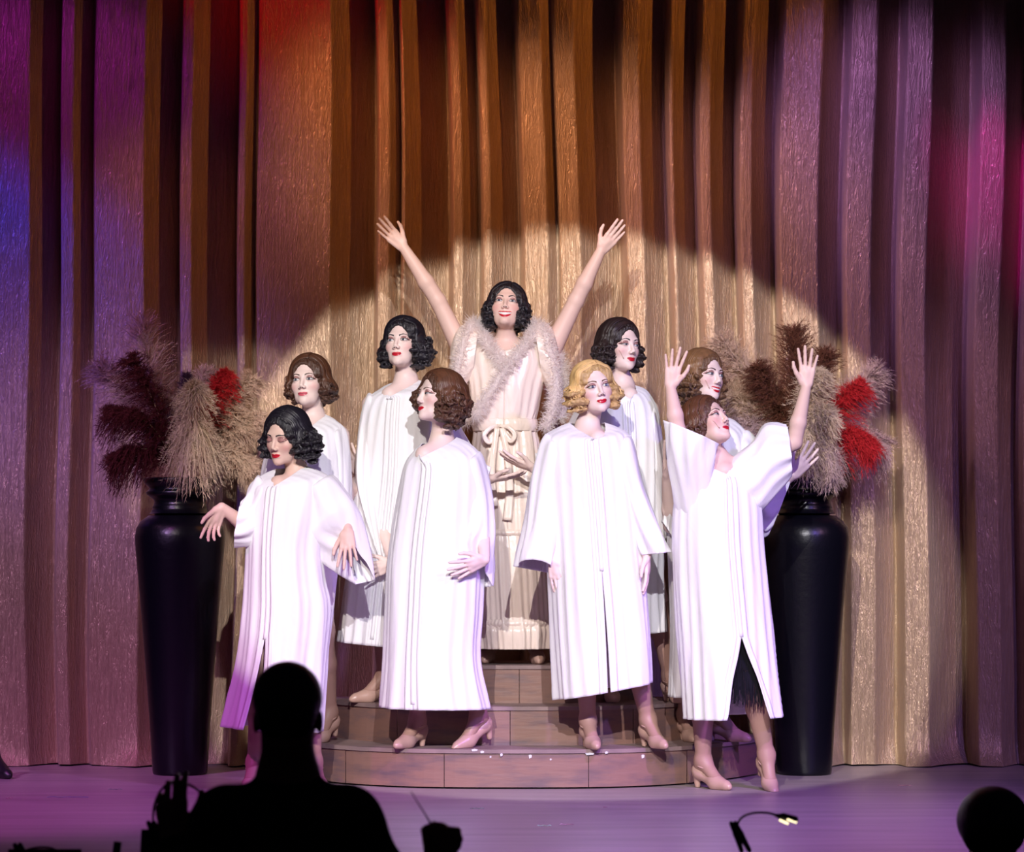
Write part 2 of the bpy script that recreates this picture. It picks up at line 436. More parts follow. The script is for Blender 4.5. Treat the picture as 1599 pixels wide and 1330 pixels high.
def foot(ankle, yaw, floor, lift=0.0):
    """returns leg-end prims and a shoe: yaw 0 points at the camera, positive to image right"""
    a = math.radians(yaw); g = np.array([math.sin(a), -math.cos(a), 0]); z = np.array([0, 0, 1.0]); A = np.asarray(ankle, float)
    base = np.array([A[0], A[1], floor])
    piv = base + g*.105
    l = math.radians(lift)
    def q(f, up):
        x = f - .105; c, s = math.cos(l), math.sin(l)
        return piv + g*(x*c + up*s) + z*(up*c - x*s)
    A2 = q(0, .125)
    fp = [cone(A2, q(-.028, .085), .034, .028, .02), cone(A2, q(.095, .036), .033, .027, .03), cone(q(.095, .032), q(.150, .024), .028, .018, .02)]
    sd = np.cross(g, z)
    sp = [cone(q(-.030, .082), q(-.022, .075), .032, .031, .01), cone(q(-.02, .066), q(.09, .028), .025, .029, .03),
          cone(q(.085, .030), q(.152, .023), .034, .022, .025), cone(q(.10, .028), q(.175, .016), .026, .013, .02),
          cone(q(-.042, .055), q(-.038, .008), .019, .0125, .012),
          cone(q(-.005, .128), q(.066, .104), .032, .029, .012, -1)]
    st = []
    for i in range(21):
        t = 2*PI*i/20
        st.append(q(.012 + .036*math.cos(t), .100 - .010*math.cos(t)) + sd*.0365*math.sin(t))
    return A2, fp, sp, st
# ------------------------------------------------------------------ cloth lofts
def loft(stations, ncol, nrow, amp=(0.0, 0.0), seed=0, freqs=(7, 11, 17), thf=90.0, V=None, slit=None, power=2.0, drift=1.6, tilt=None):
    """stations: (Lx, Ly, Rx, Ry, depth, half_depth). Each ring spans the L-R line and half_depth towards and away from the camera."""
    rg = np.random.default_rng(seed)
    L = []; B = []
    for (lx, ly, rx, ry, d, b) in stations:
        L.append(np.r_[W(lx, ly, d), W(rx, ry, d)]); B.append(b)
    L = spline(L, nrow); B = spline(np.array(B)[:, None], nrow)[:, 0]
    tt = np.linspace(0, 1, nrow)
    f0 = math.radians(thf)
    th = f0 + np.linspace(0, 2*PI, ncol + 1)
    TH = np.repeat(th[None], nrow, 0)
    open_row = nrow
    if slit:
        open_row = int(slit[0] * (nrow - 1))
        g = np.clip((tt - slit[0]) / max(1e-6, 1 - slit[0]), 0, 1) ** 0.9 * slit[1]
        s = (th - f0) / (2*PI)
        TH = f0 + g[:, None] + (2*PI - 2*g[:, None]) * s[None]
    cs, sn = np.cos(TH), np.sin(TH)
    e = 2.0 / power
    cs2 = np.sign(cs)*np.abs(cs)**e; sn2 = np.sign(sn)*np.abs(sn)**e
    C = (L[:, :3] + L[:, 3:])/2; A = (L[:, 3:] - L[:, :3])/2; an = np.linalg.norm(A, axis=1, keepdims=True)
    P = C[:, None] + A[:, None]*cs2[..., None] + np.array([0, -1.0, 0])*(B[:, None]*sn2)[..., None]
    nr = (A/an)[:, None]*cs[..., None] + np.array([0, -1.0, 0])*sn[..., None]
    am = amp[0] + (amp[1]-amp[0])*tt**1.3
    disp = 0
    for n in freqs:
        ph = rg.uniform(0, 2*PI); dr = rg.uniform(-drift, drift); m = rg.uniform(.5, 1)
        w = n*(TH - f0) + ph + dr*tt[:, None]*2 + .5*np.sin(3*tt[:, None]*2 + ph)
        # whole waves only, so the seam closes
        disp = disp + m*(1 - np.abs(np.sin(w/2 if n % 2 == 0 else w))*1.6) * (10.0/(n + 4))**.6
    taper = np.ones_like(TH)
    if slit is None:
        s = np.linspace(0, 1, ncol + 1); sm = np.minimum(1, np.minimum(s, 1-s)*24); taper = taper*sm[None]
    else:
        s = np.linspace(0, 1, ncol + 1); sm = np.minimum(1, np.minimum(s, 1-s)*24); taper = taper*sm[None]
    P = P + nr*(disp*am[:, None]*taper)[..., None]
    if tilt is not None:                         # lift the near edge of a hanging cuff so the hand comes out in front
        k = np.clip((tt - .35)/.65, 0, 1); k = k*k*(3 - 2*k)
        P = P + np.asarray(tilt)[None, None]*(np.maximum(sn, 0)*k[:, None])[..., None]
    if V is not None:
        vp, width, rows = V                      # V-neck: the front of the first rows is pulled down to vp
        fr = np.array([math.cos(f0), math.sin(f0)])
        da = th - f0; da = np.where(da > PI, da - 2*PI, da)
        w = np.maximum(0, 1 - np.where(da > 0, da/math.radians(width*(180 - thf)/90), -da/math.radians(width*thf/90)))
        ie = int(rows*(nrow - 1)); end = P[ie, 0].copy(); vp = np.asarray(vp)
        for i in range(ie):
            u = i/ie
            tgt = vp*(1 - u) + end*u
            P[i] += (tgt - P[i, 0])[None]*(w*(1 - u*.35))[:, None] if i else (tgt - P[i, 0])[None]*w[:, None]
            P[i, 0] = P[i, -1] = tgt
    idx = np.arange(nrow*(ncol+1)).reshape(nrow, ncol+1)
    Q = np.stack([idx[:-1, :-1], idx[:-1, 1:], idx[1:, 1:], idx[1:, :-1]], -1).reshape(-1, 4)
    return P, Q
def ribbon(P, i0, i1, j, half, off):
    """strip lying on a lofted surface along column j between two rows"""
    V = []; n = P.shape[1] - 1
    for i in range(i0, i1):
        a, c, b = P[i, (j-half) % n], P[i, j % n], P[i, (j+half) % n]
        nrm = np.array([0, -1.0, 0])
        V += [a + nrm*off, c + nrm*(off + .001), b + nrm*off]
    K = len(V)//3
    F = [(3*i+s, 3*i+s+1, 3*i+s+4, 3*i+s+3) for i in range(K-1) for s in (0, 1)]
    return V, F
# ------------------------------------------------------------------ setting
def quad_sheet(name, xs, ys, zf, m):
    V = [(x, y, zf(x, y)) for y in ys for x in xs]; n = len(xs)
    F = [(j*n+i, j*n+i+1, (j+1)*n+i+1, (j+1)*n+i) for j in range(len(ys)-1) for i in range(n-1)]
    return mk(name, V, F, m, origin=(0, 0, 0))
m_floor = mat('worn_stage_boards', (0.30, 0.25, 0.25), 0.42, 0.0015, (3, 26, 3), 6, vary=((0.40, 0.34, 0.34), (1.2, 9, 1), 0.35, 0.7))
b = MB(); b.box((-7, 9.45, -0.08), (7, 16.2, 0.0))
struct(b.build('floor', m_floor, origin=(0, 12, 0), smooth=False))
m_pit = mat('black_pit_paint', (0.01, 0.01, 0.012), 0.9)
b = MB(); b.box((-7, 1.0, -1.03), (7, 9.45, -0.95)); struct(b.build('floor', m_pit, origin=(0, 5, -0.95), smooth=False))
b = MB(); b.box((-7, 9.35, -0.95), (7, 9.45, -0.08)); struct(b.build('wall_front', m_pit, origin=(0, 9.4, -0.95), smooth=False))
b = MB(); b.box((-7, 16.1, 0), (7, 16.25, 6)); struct(b.build('wall_back', m_pit, origin=(0, 16.1, 0), smooth=False))
# curtain: bands read across the photograph, each band a facet of the folds (pixel start, slope)
bands = [(0, -.55), (53, 1.3), (67, .5), (93, -.6), (118, .9), (145, -.55), (228, .85), (277, -.75), (300, .62), (365, -.35),
         (382, .9), (397, -.50), (515, .72), (582, -.85), (606, .25), (622, -.7), (628, .55), (697, -.85), (719, .35), (745, -.8),
         (764, .62), (810, -.62), (853, .9), (870, -.72), (905, .55), (973, -.75), (1007, .55), (1048, -.9), (1060, .5),
         (1095, -.8), (1117, .55), (1158, -.8), (1182, .8), (1220, -.58), (1283, .75), (1322, -.5), (1340, -.5), (1365, .6),
         (1405, -.55), (1450, .25), (1482, .9), (1490, .3), (1520, -.6), (1562, .8), (1595, -.6)]
m_cur = bpy.data.materials.new('champagne_crushed_satin'); m_cur.use_nodes = True
def curtain_material(m):
    N = m.node_tree.nodes; L = m.node_tree.links; p = N['Principled BSDF']
    p.inputs['Roughness'].default_value = 0.36; p.inputs['Metallic'].default_value = 0.45
    p.inputs['Sheen Weight'].default_value = 0.15
    tc = N.new('ShaderNodeTexCoord')
    def nz(scale, det, dist, rough=.55):
        mp = N.new('ShaderNodeMapping'); mp.inputs['Scale'].default_value = scale; L.new(tc.outputs['Object'], mp.inputs['Vector'])
        n = N.new('ShaderNodeTexNoise'); n.inputs['Scale'].default_value = 1; n.inputs['Detail'].default_value = det
        n.inputs['Distortion'].default_value = dist; n.inputs['Roughness'].default_value = rough
        L.new(mp.outputs[0], n.inputs['Vector']); return n.outputs['Fac']
    def op(o, a, b_):
        q = N.new('ShaderNodeMath'); q.operation = o
        for i, s in enumerate((a, b_)):
            if isinstance(s, (int, float)): q.inputs[i].default_value = s
            else: L.new(s, q.inputs[i])
        return q.outputs[0]
    ridge = op('ABSOLUTE', op('SUBTRACT', nz((58, 58, 8), 4, 1.3), .5), 0)       # long crinkle lines
    fine = nz((190, 190, 60), 4, .5)
    big = nz((14, 14, 1.4), 3, .7)
    h = op('ADD', op('ADD', op('MULTIPLY', ridge, 1.3), op('MULTIPLY', fine, .30)), op('MULTIPLY', big, 1.2))
    bp = N.new('ShaderNodeBump'); bp.inputs['Distance'].default_value = 0.008; bp.inputs['Strength'].default_value = 1.0
    L.new(h, bp.inputs['Height']); L.new(bp.outputs[0], p.inputs['Normal'])
    mx = N.new('ShaderNodeMix'); mx.data_type = 'RGBA'
    mx.inputs['A'].default_value = (0.36, 0.235, 0.135, 1); mx.inputs['B'].default_value = (0.56, 0.40, 0.26, 1)
    L.new(fine, mx.inputs['Factor']); L.new(mx.outputs['Result'], p.inputs['Base Color'])
curtain_material(m_cur)
def build_curtain():
    D0 = 13.88; X0, X1 = -4.6, 4.6; dx = .0065; jump = 0
    xs = np.arange(X0, X1, dx); px = xs*FPX/D0 + 799.5
    q = np.where((px >= 0) & (px < 1610), px, np.mod(px, 1600))
    y = np.zeros_like(xs); acc = 0.0; last = None
    st = [b_[0] for b_ in bands]
    cur = np.clip(np.searchsorted(st, q, side='right') - 1, 0, len(st)-1)
    for i in range(len(xs)):
        lit = bands[cur[i]][1] < 0
        if lit and last is False: jump = acc / 3
        if lit: acc = (acc - jump) if acc > .02 and last is not None else acc - .16*dx
        else:
            acc += (1.5 - .9*min(1, acc/.17))*dx; jump = 0
        last = lit; y[i] = acc
    y -= .07
    k = np.hanning(5); k /= k.sum(); y = np.convolve(np.pad(y, 2, mode='edge'), k, 'valid')
    zs = np.r_[np.linspace(0.0, .25, 8), np.linspace(.3, 5.6, 56)]
    rg = np.random.default_rng(3); V = []
    ph = rg.uniform(0, 6, 6)
    for z in zs:
        sway = .020*np.sin(.9*z + ph[0] + xs*1.3) + .010*np.sin(2.3*z + ph[1] + xs*2.1)
        spread = 1 - .10*math.exp(-z/.25)
        foot = -.10*math.exp(-z/.07)*(0.5 + .5*np.sin(xs*9 + 1.3*np.sin(xs*4)))
        wob = .012*np.sin(xs*17 + 2*np.sin(z*1.1 + xs))*math.exp(-z/.8)
        V.append(np.c_[xs + sway, D0 + y*spread*1.0 + foot + wob, np.full_like(xs, z + .003) + (.006*np.abs(np.sin(xs*6.3)) if z == 0 else 0)])
    V = np.concatenate(V); n = len(xs); r = len(zs)
    idx = np.arange(n*r).reshape(r, n)
    F = np.stack([idx[:-1, :-1], idx[:-1, 1:], idx[1:, 1:], idx[1:, :-1]], -1).reshape(-1, 4)
    o = mk('stage_curtain', V, F, m_cur, origin=(0, D0, 0))
    tag(o, 'tall champagne crushed satin curtain hanging in vertical folds behind the performers', 'curtain')
build_curtain()
# ------------------------------------------------------------------ rounded steps
m_wood = mat('scuffed_step_paint', (0.27, 0.15, 0.12), 0.5, 0.002, (6, 6, 40), 5, vary=((0.15, 0.10, 0.11), (5, 5, 22), .45, .72))
m_tread = mat('dusty_tread_paint', (0.30, 0.21, 0.20), 0.6, 0.0015, (20, 20, 20), 4, vary=((0.20, 0.14, 0.14), (7, 7, 7), .4, .7))
m_chip = mat('chipped_white_paint', (0.7, 0.7, 0.78), 0.6)
def build_steps():
    e = bpy.data.objects.new('stage_steps', None); COL.objects.link(e)
    e.location = (0.02, 13.2, 0); e['_o'] = [0.02, 13.2, 0.0]
    tag(e, 'three-tier rounded wooden stage steps with scuffed brown paint under the group', 'steps')
    def edge(xc, hw, d0, sag, n=56):
        u = np.linspace(-1, 1, n); u = np.sign(u)*np.abs(u)**.8
        return np.c_[xc + hw*u, d0 + sag*np.abs(u)**3]
    chips = []
    for xc, hw, d0, sag, z0, z1, nb in ((.02, 1.19, 12.43, .85, .008, .18, 5), (.03, .95, 12.70, .70, .18, .36, 4), (.06, .62, 13.0, .48, .36, .54, 2)):
        E = edge(xc, hw, d0, sag); n = len(E)
        cuts = np.linspace(0, n-1, nb+1).astype(int)
        for a, c in zip(cuts[:-1], cuts[1:]):                       # curved riser panels with open joints
            P = E[a:c+1].copy(); g = .0015
            P[0, 0] += g; P[-1, 0] -= g
            V = []
            for x, y in P:
                V += [(x, y, z0), (x, y, z1 - .018), (x, y + .02, z1 - .018), (x, y + .02, z0)]
            K = len(P)
            F = [(4*i+s, 4*(i+1)+s, 4*(i+1)+(s+1) % 4, 4*i+(s+1) % 4) for i in range(K-1) for s in range(4)]
            F += [(3, 2, 1, 0), (4*K-4, 4*K-3, 4*K-2, 4*K-1)]
            mk('riser', V, F, m_wood, e, smooth=False)
        O = np.c_[E[:, 0] + np.linspace(-.006, .006, n), E[:, 1] - .008]
        yb = 13.62
        V = [(x, y, z1) for x, y in O] + [(x, yb, z1) for x, y in O] + [(x, y, z1 - .018) for x, y in O] + [(x, yb, z1 - .018) for x, y in O]
        F = [(i, i+1, n+i+1, n+i) for i in range(n-1)] + [(2*n+i+1, 2*n+i, i, i+1)[::-1] for i in range(n-1)]
        F += [(3*n+i, 2*n+i, 2*n+i+1, 3*n+i+1)[::-1] for i in range(n-1)] + [(n+i, n+i+1, 3*n+i+1, 3*n+i) for i in range(n-1)]
        F += [(0, n, 3*n, 2*n), (n-1, 3*n-1, 4*n-1, 2*n-1)]
        mk('tread', V, F, m_tread, e, smooth=False)
    rg = np.random.default_rng(5)
    for px, py, w, h in ((741, 1170, 10, 3), (753, 1173, 6, 3), (783, 1177, 4, 4), (766, 1181, 3, 2), (828, 1179, 5, 5), (921, 1176, 14, 3), (947, 1174, 5, 3), (1004, 1179, 5, 5), (860, 1185, 3, 2)):
        d = 12.43 + .85*abs((W(px, py, 12.45)[0] - .02)/1.19)**3 - .0015
        if py < 1178: d -= .0095
        a = W(px - w/2, py, d); c = W(px + w/2, py, d); a2 = W(px - w*.35, py + h, d); c2 = W(px + w*.4, py + h*.7, d); m2 = W(px, py - 1.2, d)
        V = [a, m2, c, c2, a2]; V = V + [v + np.array([0, .004, 0]) for v in V]
        mk('paint_chip', V, [(0, 1, 2, 3, 4), (9, 8, 7, 6, 5)] + [(i, 5+i, 5+(i+1) % 5, (i+1) % 5) for i in range(5)], m_chip, e, smooth=False)
    return e
build_steps()
# ------------------------------------------------------------------ vases and pampas grass
def vase(cx, d, label):
    k = d/FPX; X = (cx - 799.5)*k; top = CH + (HZ - 747)*k
    prof = [(.126, 0.0), (.131, .006), (.133, .02)]
    for py, r in ((1130, 47), (1050, 53), (960, 60), (890, 66), (858, 69), (838, 70), (824, 67.5), (814, 61), (808, 53), (805, 49)):
        prof.append((r*k, CH + (HZ - py)*k))
    neck = [(802, 48.5), (800, 45), (797, 44.5), (795, 42), (792, 43), (789, 41.5), (784, 39.5), (780, 41), (776, 46), (773, 51), (769, 53), (766, 50), (763, 47.5), (759, 50), (755, 55), (750, 57), (747, 56.5), (746, 53), (749, 49), (760, 43), (785, 35), (805, 40)]
    b = MB(); b.lathe((X, d), prof)
    o = b.build('floor_vase', 'vase', origin=(X, d, 0))
    b = MB(); b.lathe((X, d), [(r*k, CH + (HZ - py)*k) for py, r in neck]); b.f.pop()
    b.build('neck', 'vase', o)
    tag(o, label, 'vase')
    return X, d, top
m_pam = {}
for nm, c in (('mauve', (0.50, 0.33, 0.30)), ('burgundy', (0.075, 0.010, 0.014)), ('cream', (0.66, 0.50, 0.36)), ('red', (0.50, 0.018, 0.022)),
              ('beige', (0.56, 0.39, 0.28)), ('plum', (0.05, 0.02, 0.045)), ('brown', (0.13, 0.045, 0.025)), ('pinkbeige', (0.56, 0.40, 0.36))):
    m_pam[nm] = mat('pampas_' + nm, c, 0.75, spec=0.2)
m_stem = mat('dry_stem', (0.45, 0.34, 0.20), 0.7)
def plume(base, spine_px, colr, label, n=420, flen=.15, start=0.25, open_=.75, droop=.35, seed=0, wid=.0022, dd=(0, 0)):
    """spine_px: (px, py, depth) points from the vase mouth to the tip"""
    rg = np.random.default_rng(seed)
    S = spline([np.asarray(base, float)] + [W(*q) for q in spine_px], 40)
    tg = np.gradient(S, axis=0); tg /= np.linalg.norm(tg, axis=1)[:, None]
    e = bpy.data.objects.new('pampas_plume', None); COL.objects.link(e)
    e.location = tuple(S[0]); e['_o'] = [float(x) for x in S[0]]
    tag(e, label, 'dried grass', 'pampas plumes in the vases')
    b = MB(); b.tube(S, np.linspace(.0045, .0012, 40), 6); b.build('stem', m_stem, e)
    t = start + (1 - start)*rg.random(n)**.85
    i = np.clip((t*39).astype(int), 0, 39); O = S[i]; D = tg[i]
    rv = rg.normal(size=(n, 3)); rv -= D*(rv*D).sum(1)[:, None]; rv /= np.linalg.norm(rv, axis=1)[:, None]
    dr = D*.75 + rv*(open_*(.55 + .9*rg.random(n)))[:, None]; dr /= np.linalg.norm(dr, axis=1)[:, None]
    ln = flen*(.55 + .6*rg.random(n))*(1.12 - .55*np.clip((t - start)/(1 - start), 0, 1)**3)
    K = 7; up = np.array([0, 0, 1.0])
    sv = np.cross(dr, rg.normal(size=(n, 3))); sv /= np.linalg.norm(sv, axis=1)[:, None] + 1e-9
    A = np.linspace(0, 1, K)[None, :, None]
    pts = O[:, None] + dr[:, None]*ln[:, None, None]*A - up*droop*ln[:, None, None]*A*A + sv[:, None]*.010*np.sin(A*5 + np.arange(n)[:, None, None])
    w = wid*(1 - .85*A)*np.where(A > 0, 1, .6)
    V1 = np.stack([pts - sv[:, None]*w, pts + sv[:, None]*w], 2).reshape(-1, 3)
    ix = np.arange(n*K*2).reshape(n, K, 2)
    q4 = np.stack([ix[:, :-1, 0], ix[:, :-1, 1], ix[:, 1:, 1], ix[:, 1:, 0]], -1).reshape(-1, 4)
    F1 = np.concatenate([q4[:, [0, 1, 2]], q4[:, [0, 2, 3]]])
    B = 4; sh = (n, K-1, B)                                # barbs along each frond
    p = pts[:, 1:, None] - (pts[:, 1:] - pts[:, :-1])[:, :, None]*rg.random(sh)[..., None]
    sd = np.array([-1, 1, -1, 1])[None, None, :, None]
    dv = dr[:, None, None]*.9 + sv[:, None, None]*sd*.55 + rg.normal(size=sh + (3,))*.32 - up*droop*.5
    l2 = (.026*(1.15 - .5*np.arange(1, K)/K))[None, :, None]*(.6 + .7*rg.random(sh))
    ax = np.cross(dv, np.broadcast_to(rv[:, None, None], dv.shape)); ax /= np.linalg.norm(ax, axis=-1)[..., None] + 1e-9
    V2 = np.stack([p - ax*.0011, p + ax*.0011, p + dv*l2[..., None]], -2).reshape(-1, 3)
    F2 = np.arange(len(V2)).reshape(-1, 3) + len(V1)
    V = np.concatenate([V1, V2]); F = np.concatenate([F1, F2])
    fr = mk('fronds', V, F, m_pam[colr], e, smooth=False); fr['kind'] = 'stuff'
    return e
VL = vase(281, 13.3, 'tall black glazed floor vase with ringed neck left of the robed group')
VR = vase(1256, 13.3, 'tall black glazed floor vase with ringed neck right of the robed group')
def bases(Vx):
    while True:
        a = random.uniform(0, 2*PI); r = random.uniform(.01, .07)
        yield (Vx[0] + r*math.cos(a), Vx[1] + r*math.sin(a), Vx[2] - .12)
bl = bases(VL); br = bases(VR)
PL = [  # vase, colour, spine, label, n, length, open, droop
 ('L', 'mauve', [(262, 700, 13.38), (238, 600, 13.45), (222, 508, 13.5)], 'tallest mauve-beige pampas plume rising above the left vase', 520, .20, .8, .15),
 ('L', 'mauve', [(255, 690, 13.42), (205, 620, 13.48), (158, 572, 13.5)], 'mauve-beige pampas plume leaning to the curtain over the burgundy ones in the left vase', 480, .17, .8, .25),
 ('L', 'burgundy', [(262, 690, 13.28), (232, 610, 13.25), (205, 560, 13.25)], 'dark burgundy pampas plume, topmost burgundy one of the left vase', 460, .17, .9, .55),
 ('L', 'burgundy', [(255, 690, 13.2), (215, 650, 13.15), (172, 640, 13.15)], 'dark burgundy pampas plume arching out sideways from the left vase', 520, .15, .9, .75),
 ('L', 'burgundy', [(255, 715, 13.2), (215, 700, 13.12), (178, 712, 13.1)], 'dark burgundy pampas plume, lowest of those hanging left of the left vase', 460, .14, .9, .9),
 ('L', 'plum', [(287, 680, 13.35), (289, 630, 13.38), (291, 588, 13.4)], 'small dark plum tuft in the middle of the left vase', 160, .07, .5, .1),
 ('L', 'pinkbeige', [(290, 680, 13.4), (310, 620, 13.45), (325, 582, 13.45)], 'pinkish pampas plume standing behind the red one in the left vase', 360, .12, .8, .2),
 ('L', 'red', [(300, 680, 13.28), (330, 615, 13.22), (352, 582, 13.22)], 'bright red pampas plume in the left vase', 420, .12, .75, .7),
 ('L', 'beige', [(305, 690, 13.34), (350, 640, 13.32), (392, 592, 13.3)], 'beige pampas plume pointing up and right from the left vase', 460, .14, .8, .3),
 ('L', 'beige', [(310, 705, 13.34), (360, 670, 13.32), (402, 655, 13.3)], 'beige pampas plume spreading level towards the dark-haired performer from the left vase', 440, .13, .8, .4),
 ('L', 'beige', [(310, 715, 13.3), (355, 705, 13.26), (392, 722, 13.25)], 'beige pampas plume drooping low on the right of the left vase', 380, .12, .8, .5),
 ('L', 'cream', [(296, 690, 13.15), (300, 625, 13.02), (306, 600, 12.95)], 'cream pampas plume, upper front one of the left vase', 480, .14, 1.0, .9),
 ('L', 'cream', [(298, 690, 13.12), (304, 660, 12.98), (300, 690, 12.92)], 'cream pampas plume hanging down over the rim of the left vase', 520, .17, 1.0, 1.1),
 ('R', 'beige', [(1235, 690, 13.42), (1180, 600, 13.48), (1128, 535, 13.5)], 'beige pampas plume reaching highest and left out of the right vase', 520, .19, .8, .15),
 ('R', 'beige', [(1230, 700, 13.4), (1175, 640, 13.42), (1120, 605, 13.42)], 'beige pampas plume leaning behind the smiling performer from the right vase', 480, .16, .85, .3),
 ('R', 'pinkbeige', [(1232, 710, 13.36), (1190, 670, 13.34), (1150, 665, 13.32)], 'pink-brown pampas plume, lowest on the left of the right vase', 420, .13, .85, .4),
 ('R', 'brown', [(1250, 690, 13.36), (1243, 590, 13.38), (1240, 520, 13.38)], 'dark brown pampas plume standing upright in the right vase', 520, .16, .85, .05),
 ('R', 'brown', [(1240, 690, 13.3), (1210, 620, 13.26), (1185, 575, 13.24)], 'dark brown pampas plume leaning left in the right vase', 460, .14, .85, .3),
 ('R', 'brown', [(1258, 690, 13.36), (1275, 600, 13.38), (1290, 555, 13.38)], 'dark brown pampas plume leaning right in the right vase', 380, .13, .85, .1),
 ('R', 'mauve', [(1270, 690, 13.42), (1325, 620, 13.46), (1370, 580, 13.48)], 'mauve pampas plume rising on the right of the right vase', 460, .16, .85, .2),
 ('R', 'mauve', [(1272, 710, 13.4), (1330, 680, 13.42), (1375, 690, 13.42)], 'mauve pampas plume behind the red one in the right vase', 420, .17, .85, .6),
 ('R', 'red', [(1272, 690, 13.25), (1315, 625, 13.2), (1345, 600, 13.2)], 'bright red pampas plume, upper one of the right vase', 400, .12, .85, .5),
 ('R', 'red', [(1275, 710, 13.25), (1325, 675, 13.2), (1358, 690, 13.18)], 'bright red pampas plume, drooping lower one of the right vase', 420, .13, .85, .8),
 ('R', 'cream', [(1262, 690, 13.14), (1266, 615, 13.02), (1275, 580, 12.98)], 'cream pampas plume, upper front one of the right vase', 480, .13, 1.0, .5),
 ('R', 'cream', [(1260, 690, 13.12), (1270, 650, 13.0), (1292, 640, 12.95)], 'cream pampas plume leaning forward and right in the right vase', 460, .13, 1.0, .7),
 ('R', 'cream', [(1258, 690, 13.1), (1256, 665, 12.97), (1258, 690, 12.9)], 'cream pampas plume hanging down over the rim of the right vase', 460, .15, 1.0, 1.0),
 ('R', 'pinkbeige', [(1265, 700, 13.12), (1285, 690, 13.0), (1298, 725, 12.96)], 'pinkish pampas plume drooping lowest at the front of the right vase', 360, .12, .9, .9)]
for q, (vz, c, sp, lb, n, ln, op_, dr_) in enumerate(PL):
    plume(next(bl if vz == 'L' else br), sp, c, lb, n, ln, .28, op_, dr_, seed=50+q)
#@@PEOPLE
# ------------------------------------------------------------------ people
SKIN = {'fair': (0.84, 0.65, 0.59), 'mid': (0.74, 0.51, 0.42), 'warm': (0.77, 0.54, 0.46)}
TIGHTS = np.array((0.42, 0.25, 0.20))
def hair_sdf(h, st):
    R, sc = h.R, h.sc
    E = lambda c, r, k=.02, op=1: ell(h.w(c), np.array(r)*sc, R, k, op)
    rg = np.random.default_rng(st.get('seed', 1))
    lobes = st['lobes']
    p = [E((0, -.022, .040), st.get('cap', (.086, .103, .091)))]
    for c, r in lobes: p.append(E(c, r, .045))
    cut = st.get('cut', ((0, .112, -.028), (.068, .086, .112)))
    p.append(E(cut[0], cut[1], .010, -1))
    p.append(E((0, .05, -.12), (.060, .075, .075), .012, -1))           # under the chin and the front of the neck
    for c, r in st.get('front', []): p.append(E((c[0]*1.22, c[1] - .016, c[2] + .004), (r[0]*.8, r[1], r[2]*1.05), .014))
    for _ in range(int(st.get('curls', 40)*1.35)):
        c, r = lobes[rg.integers(len(lobes))]
        v = rg.normal(size=3); v /= np.linalg.norm(v)
        v[2] = v[2]*.8 - st.get('low', .25)
        v[0] += np.sign(c[0])*.5 if abs(c[0]) > .02 else 0
        v /= np.linalg.norm(v)
        q = np.array(c) + np.array(r)*v*rg.uniform(.98, 1.16)
        if q[1] > .055 and abs(q[0]) < .058: continue
        if q[1] > .075: continue
        nn = v + rg.normal(size=3)*.5; nn /= np.linalg.norm(nn)
        p.append(tor(h.w(q), nn @ R, rg.uniform(.009, .015)*sc, rg.uniform(.0055, .0080)*sc, .003))
    amp, wl = st.get('wave', (.0022, .034))
    def warp(X, Y, Z):
        x, y, z = X - h.c[0], Y - h.c[1], Z - h.c[2]
        u = R[2][0]*x + R[2][1]*y + R[2][2]*z; r = R[0][0]*x + R[0][1]*y + R[0][2]*z; f = R[1][0]*x + R[1][1]*y + R[1][2]*z
        lo = np.clip((.05 - u)/.05, 0, 1)
        wv = .006*np.sin(2*PI*u/wl)*lo
        pt = st.get('part', .02)
        return (.0017*np.sin((f + wv + .25*np.abs(r - pt))*2*PI/.0145) + .0010*np.sin((r + wv)*2*PI/.0155) + .006*np.exp(-((r - pt)/.0035)**2)*np.clip((u - .06)/.02, 0, 1)*np.clip((f + .03)/.02, 0, 1)
                + amp*1.7*lo*np.sin(2*PI*(u/wl + 2.0*f))).astype(np.float32)
    return p, warp
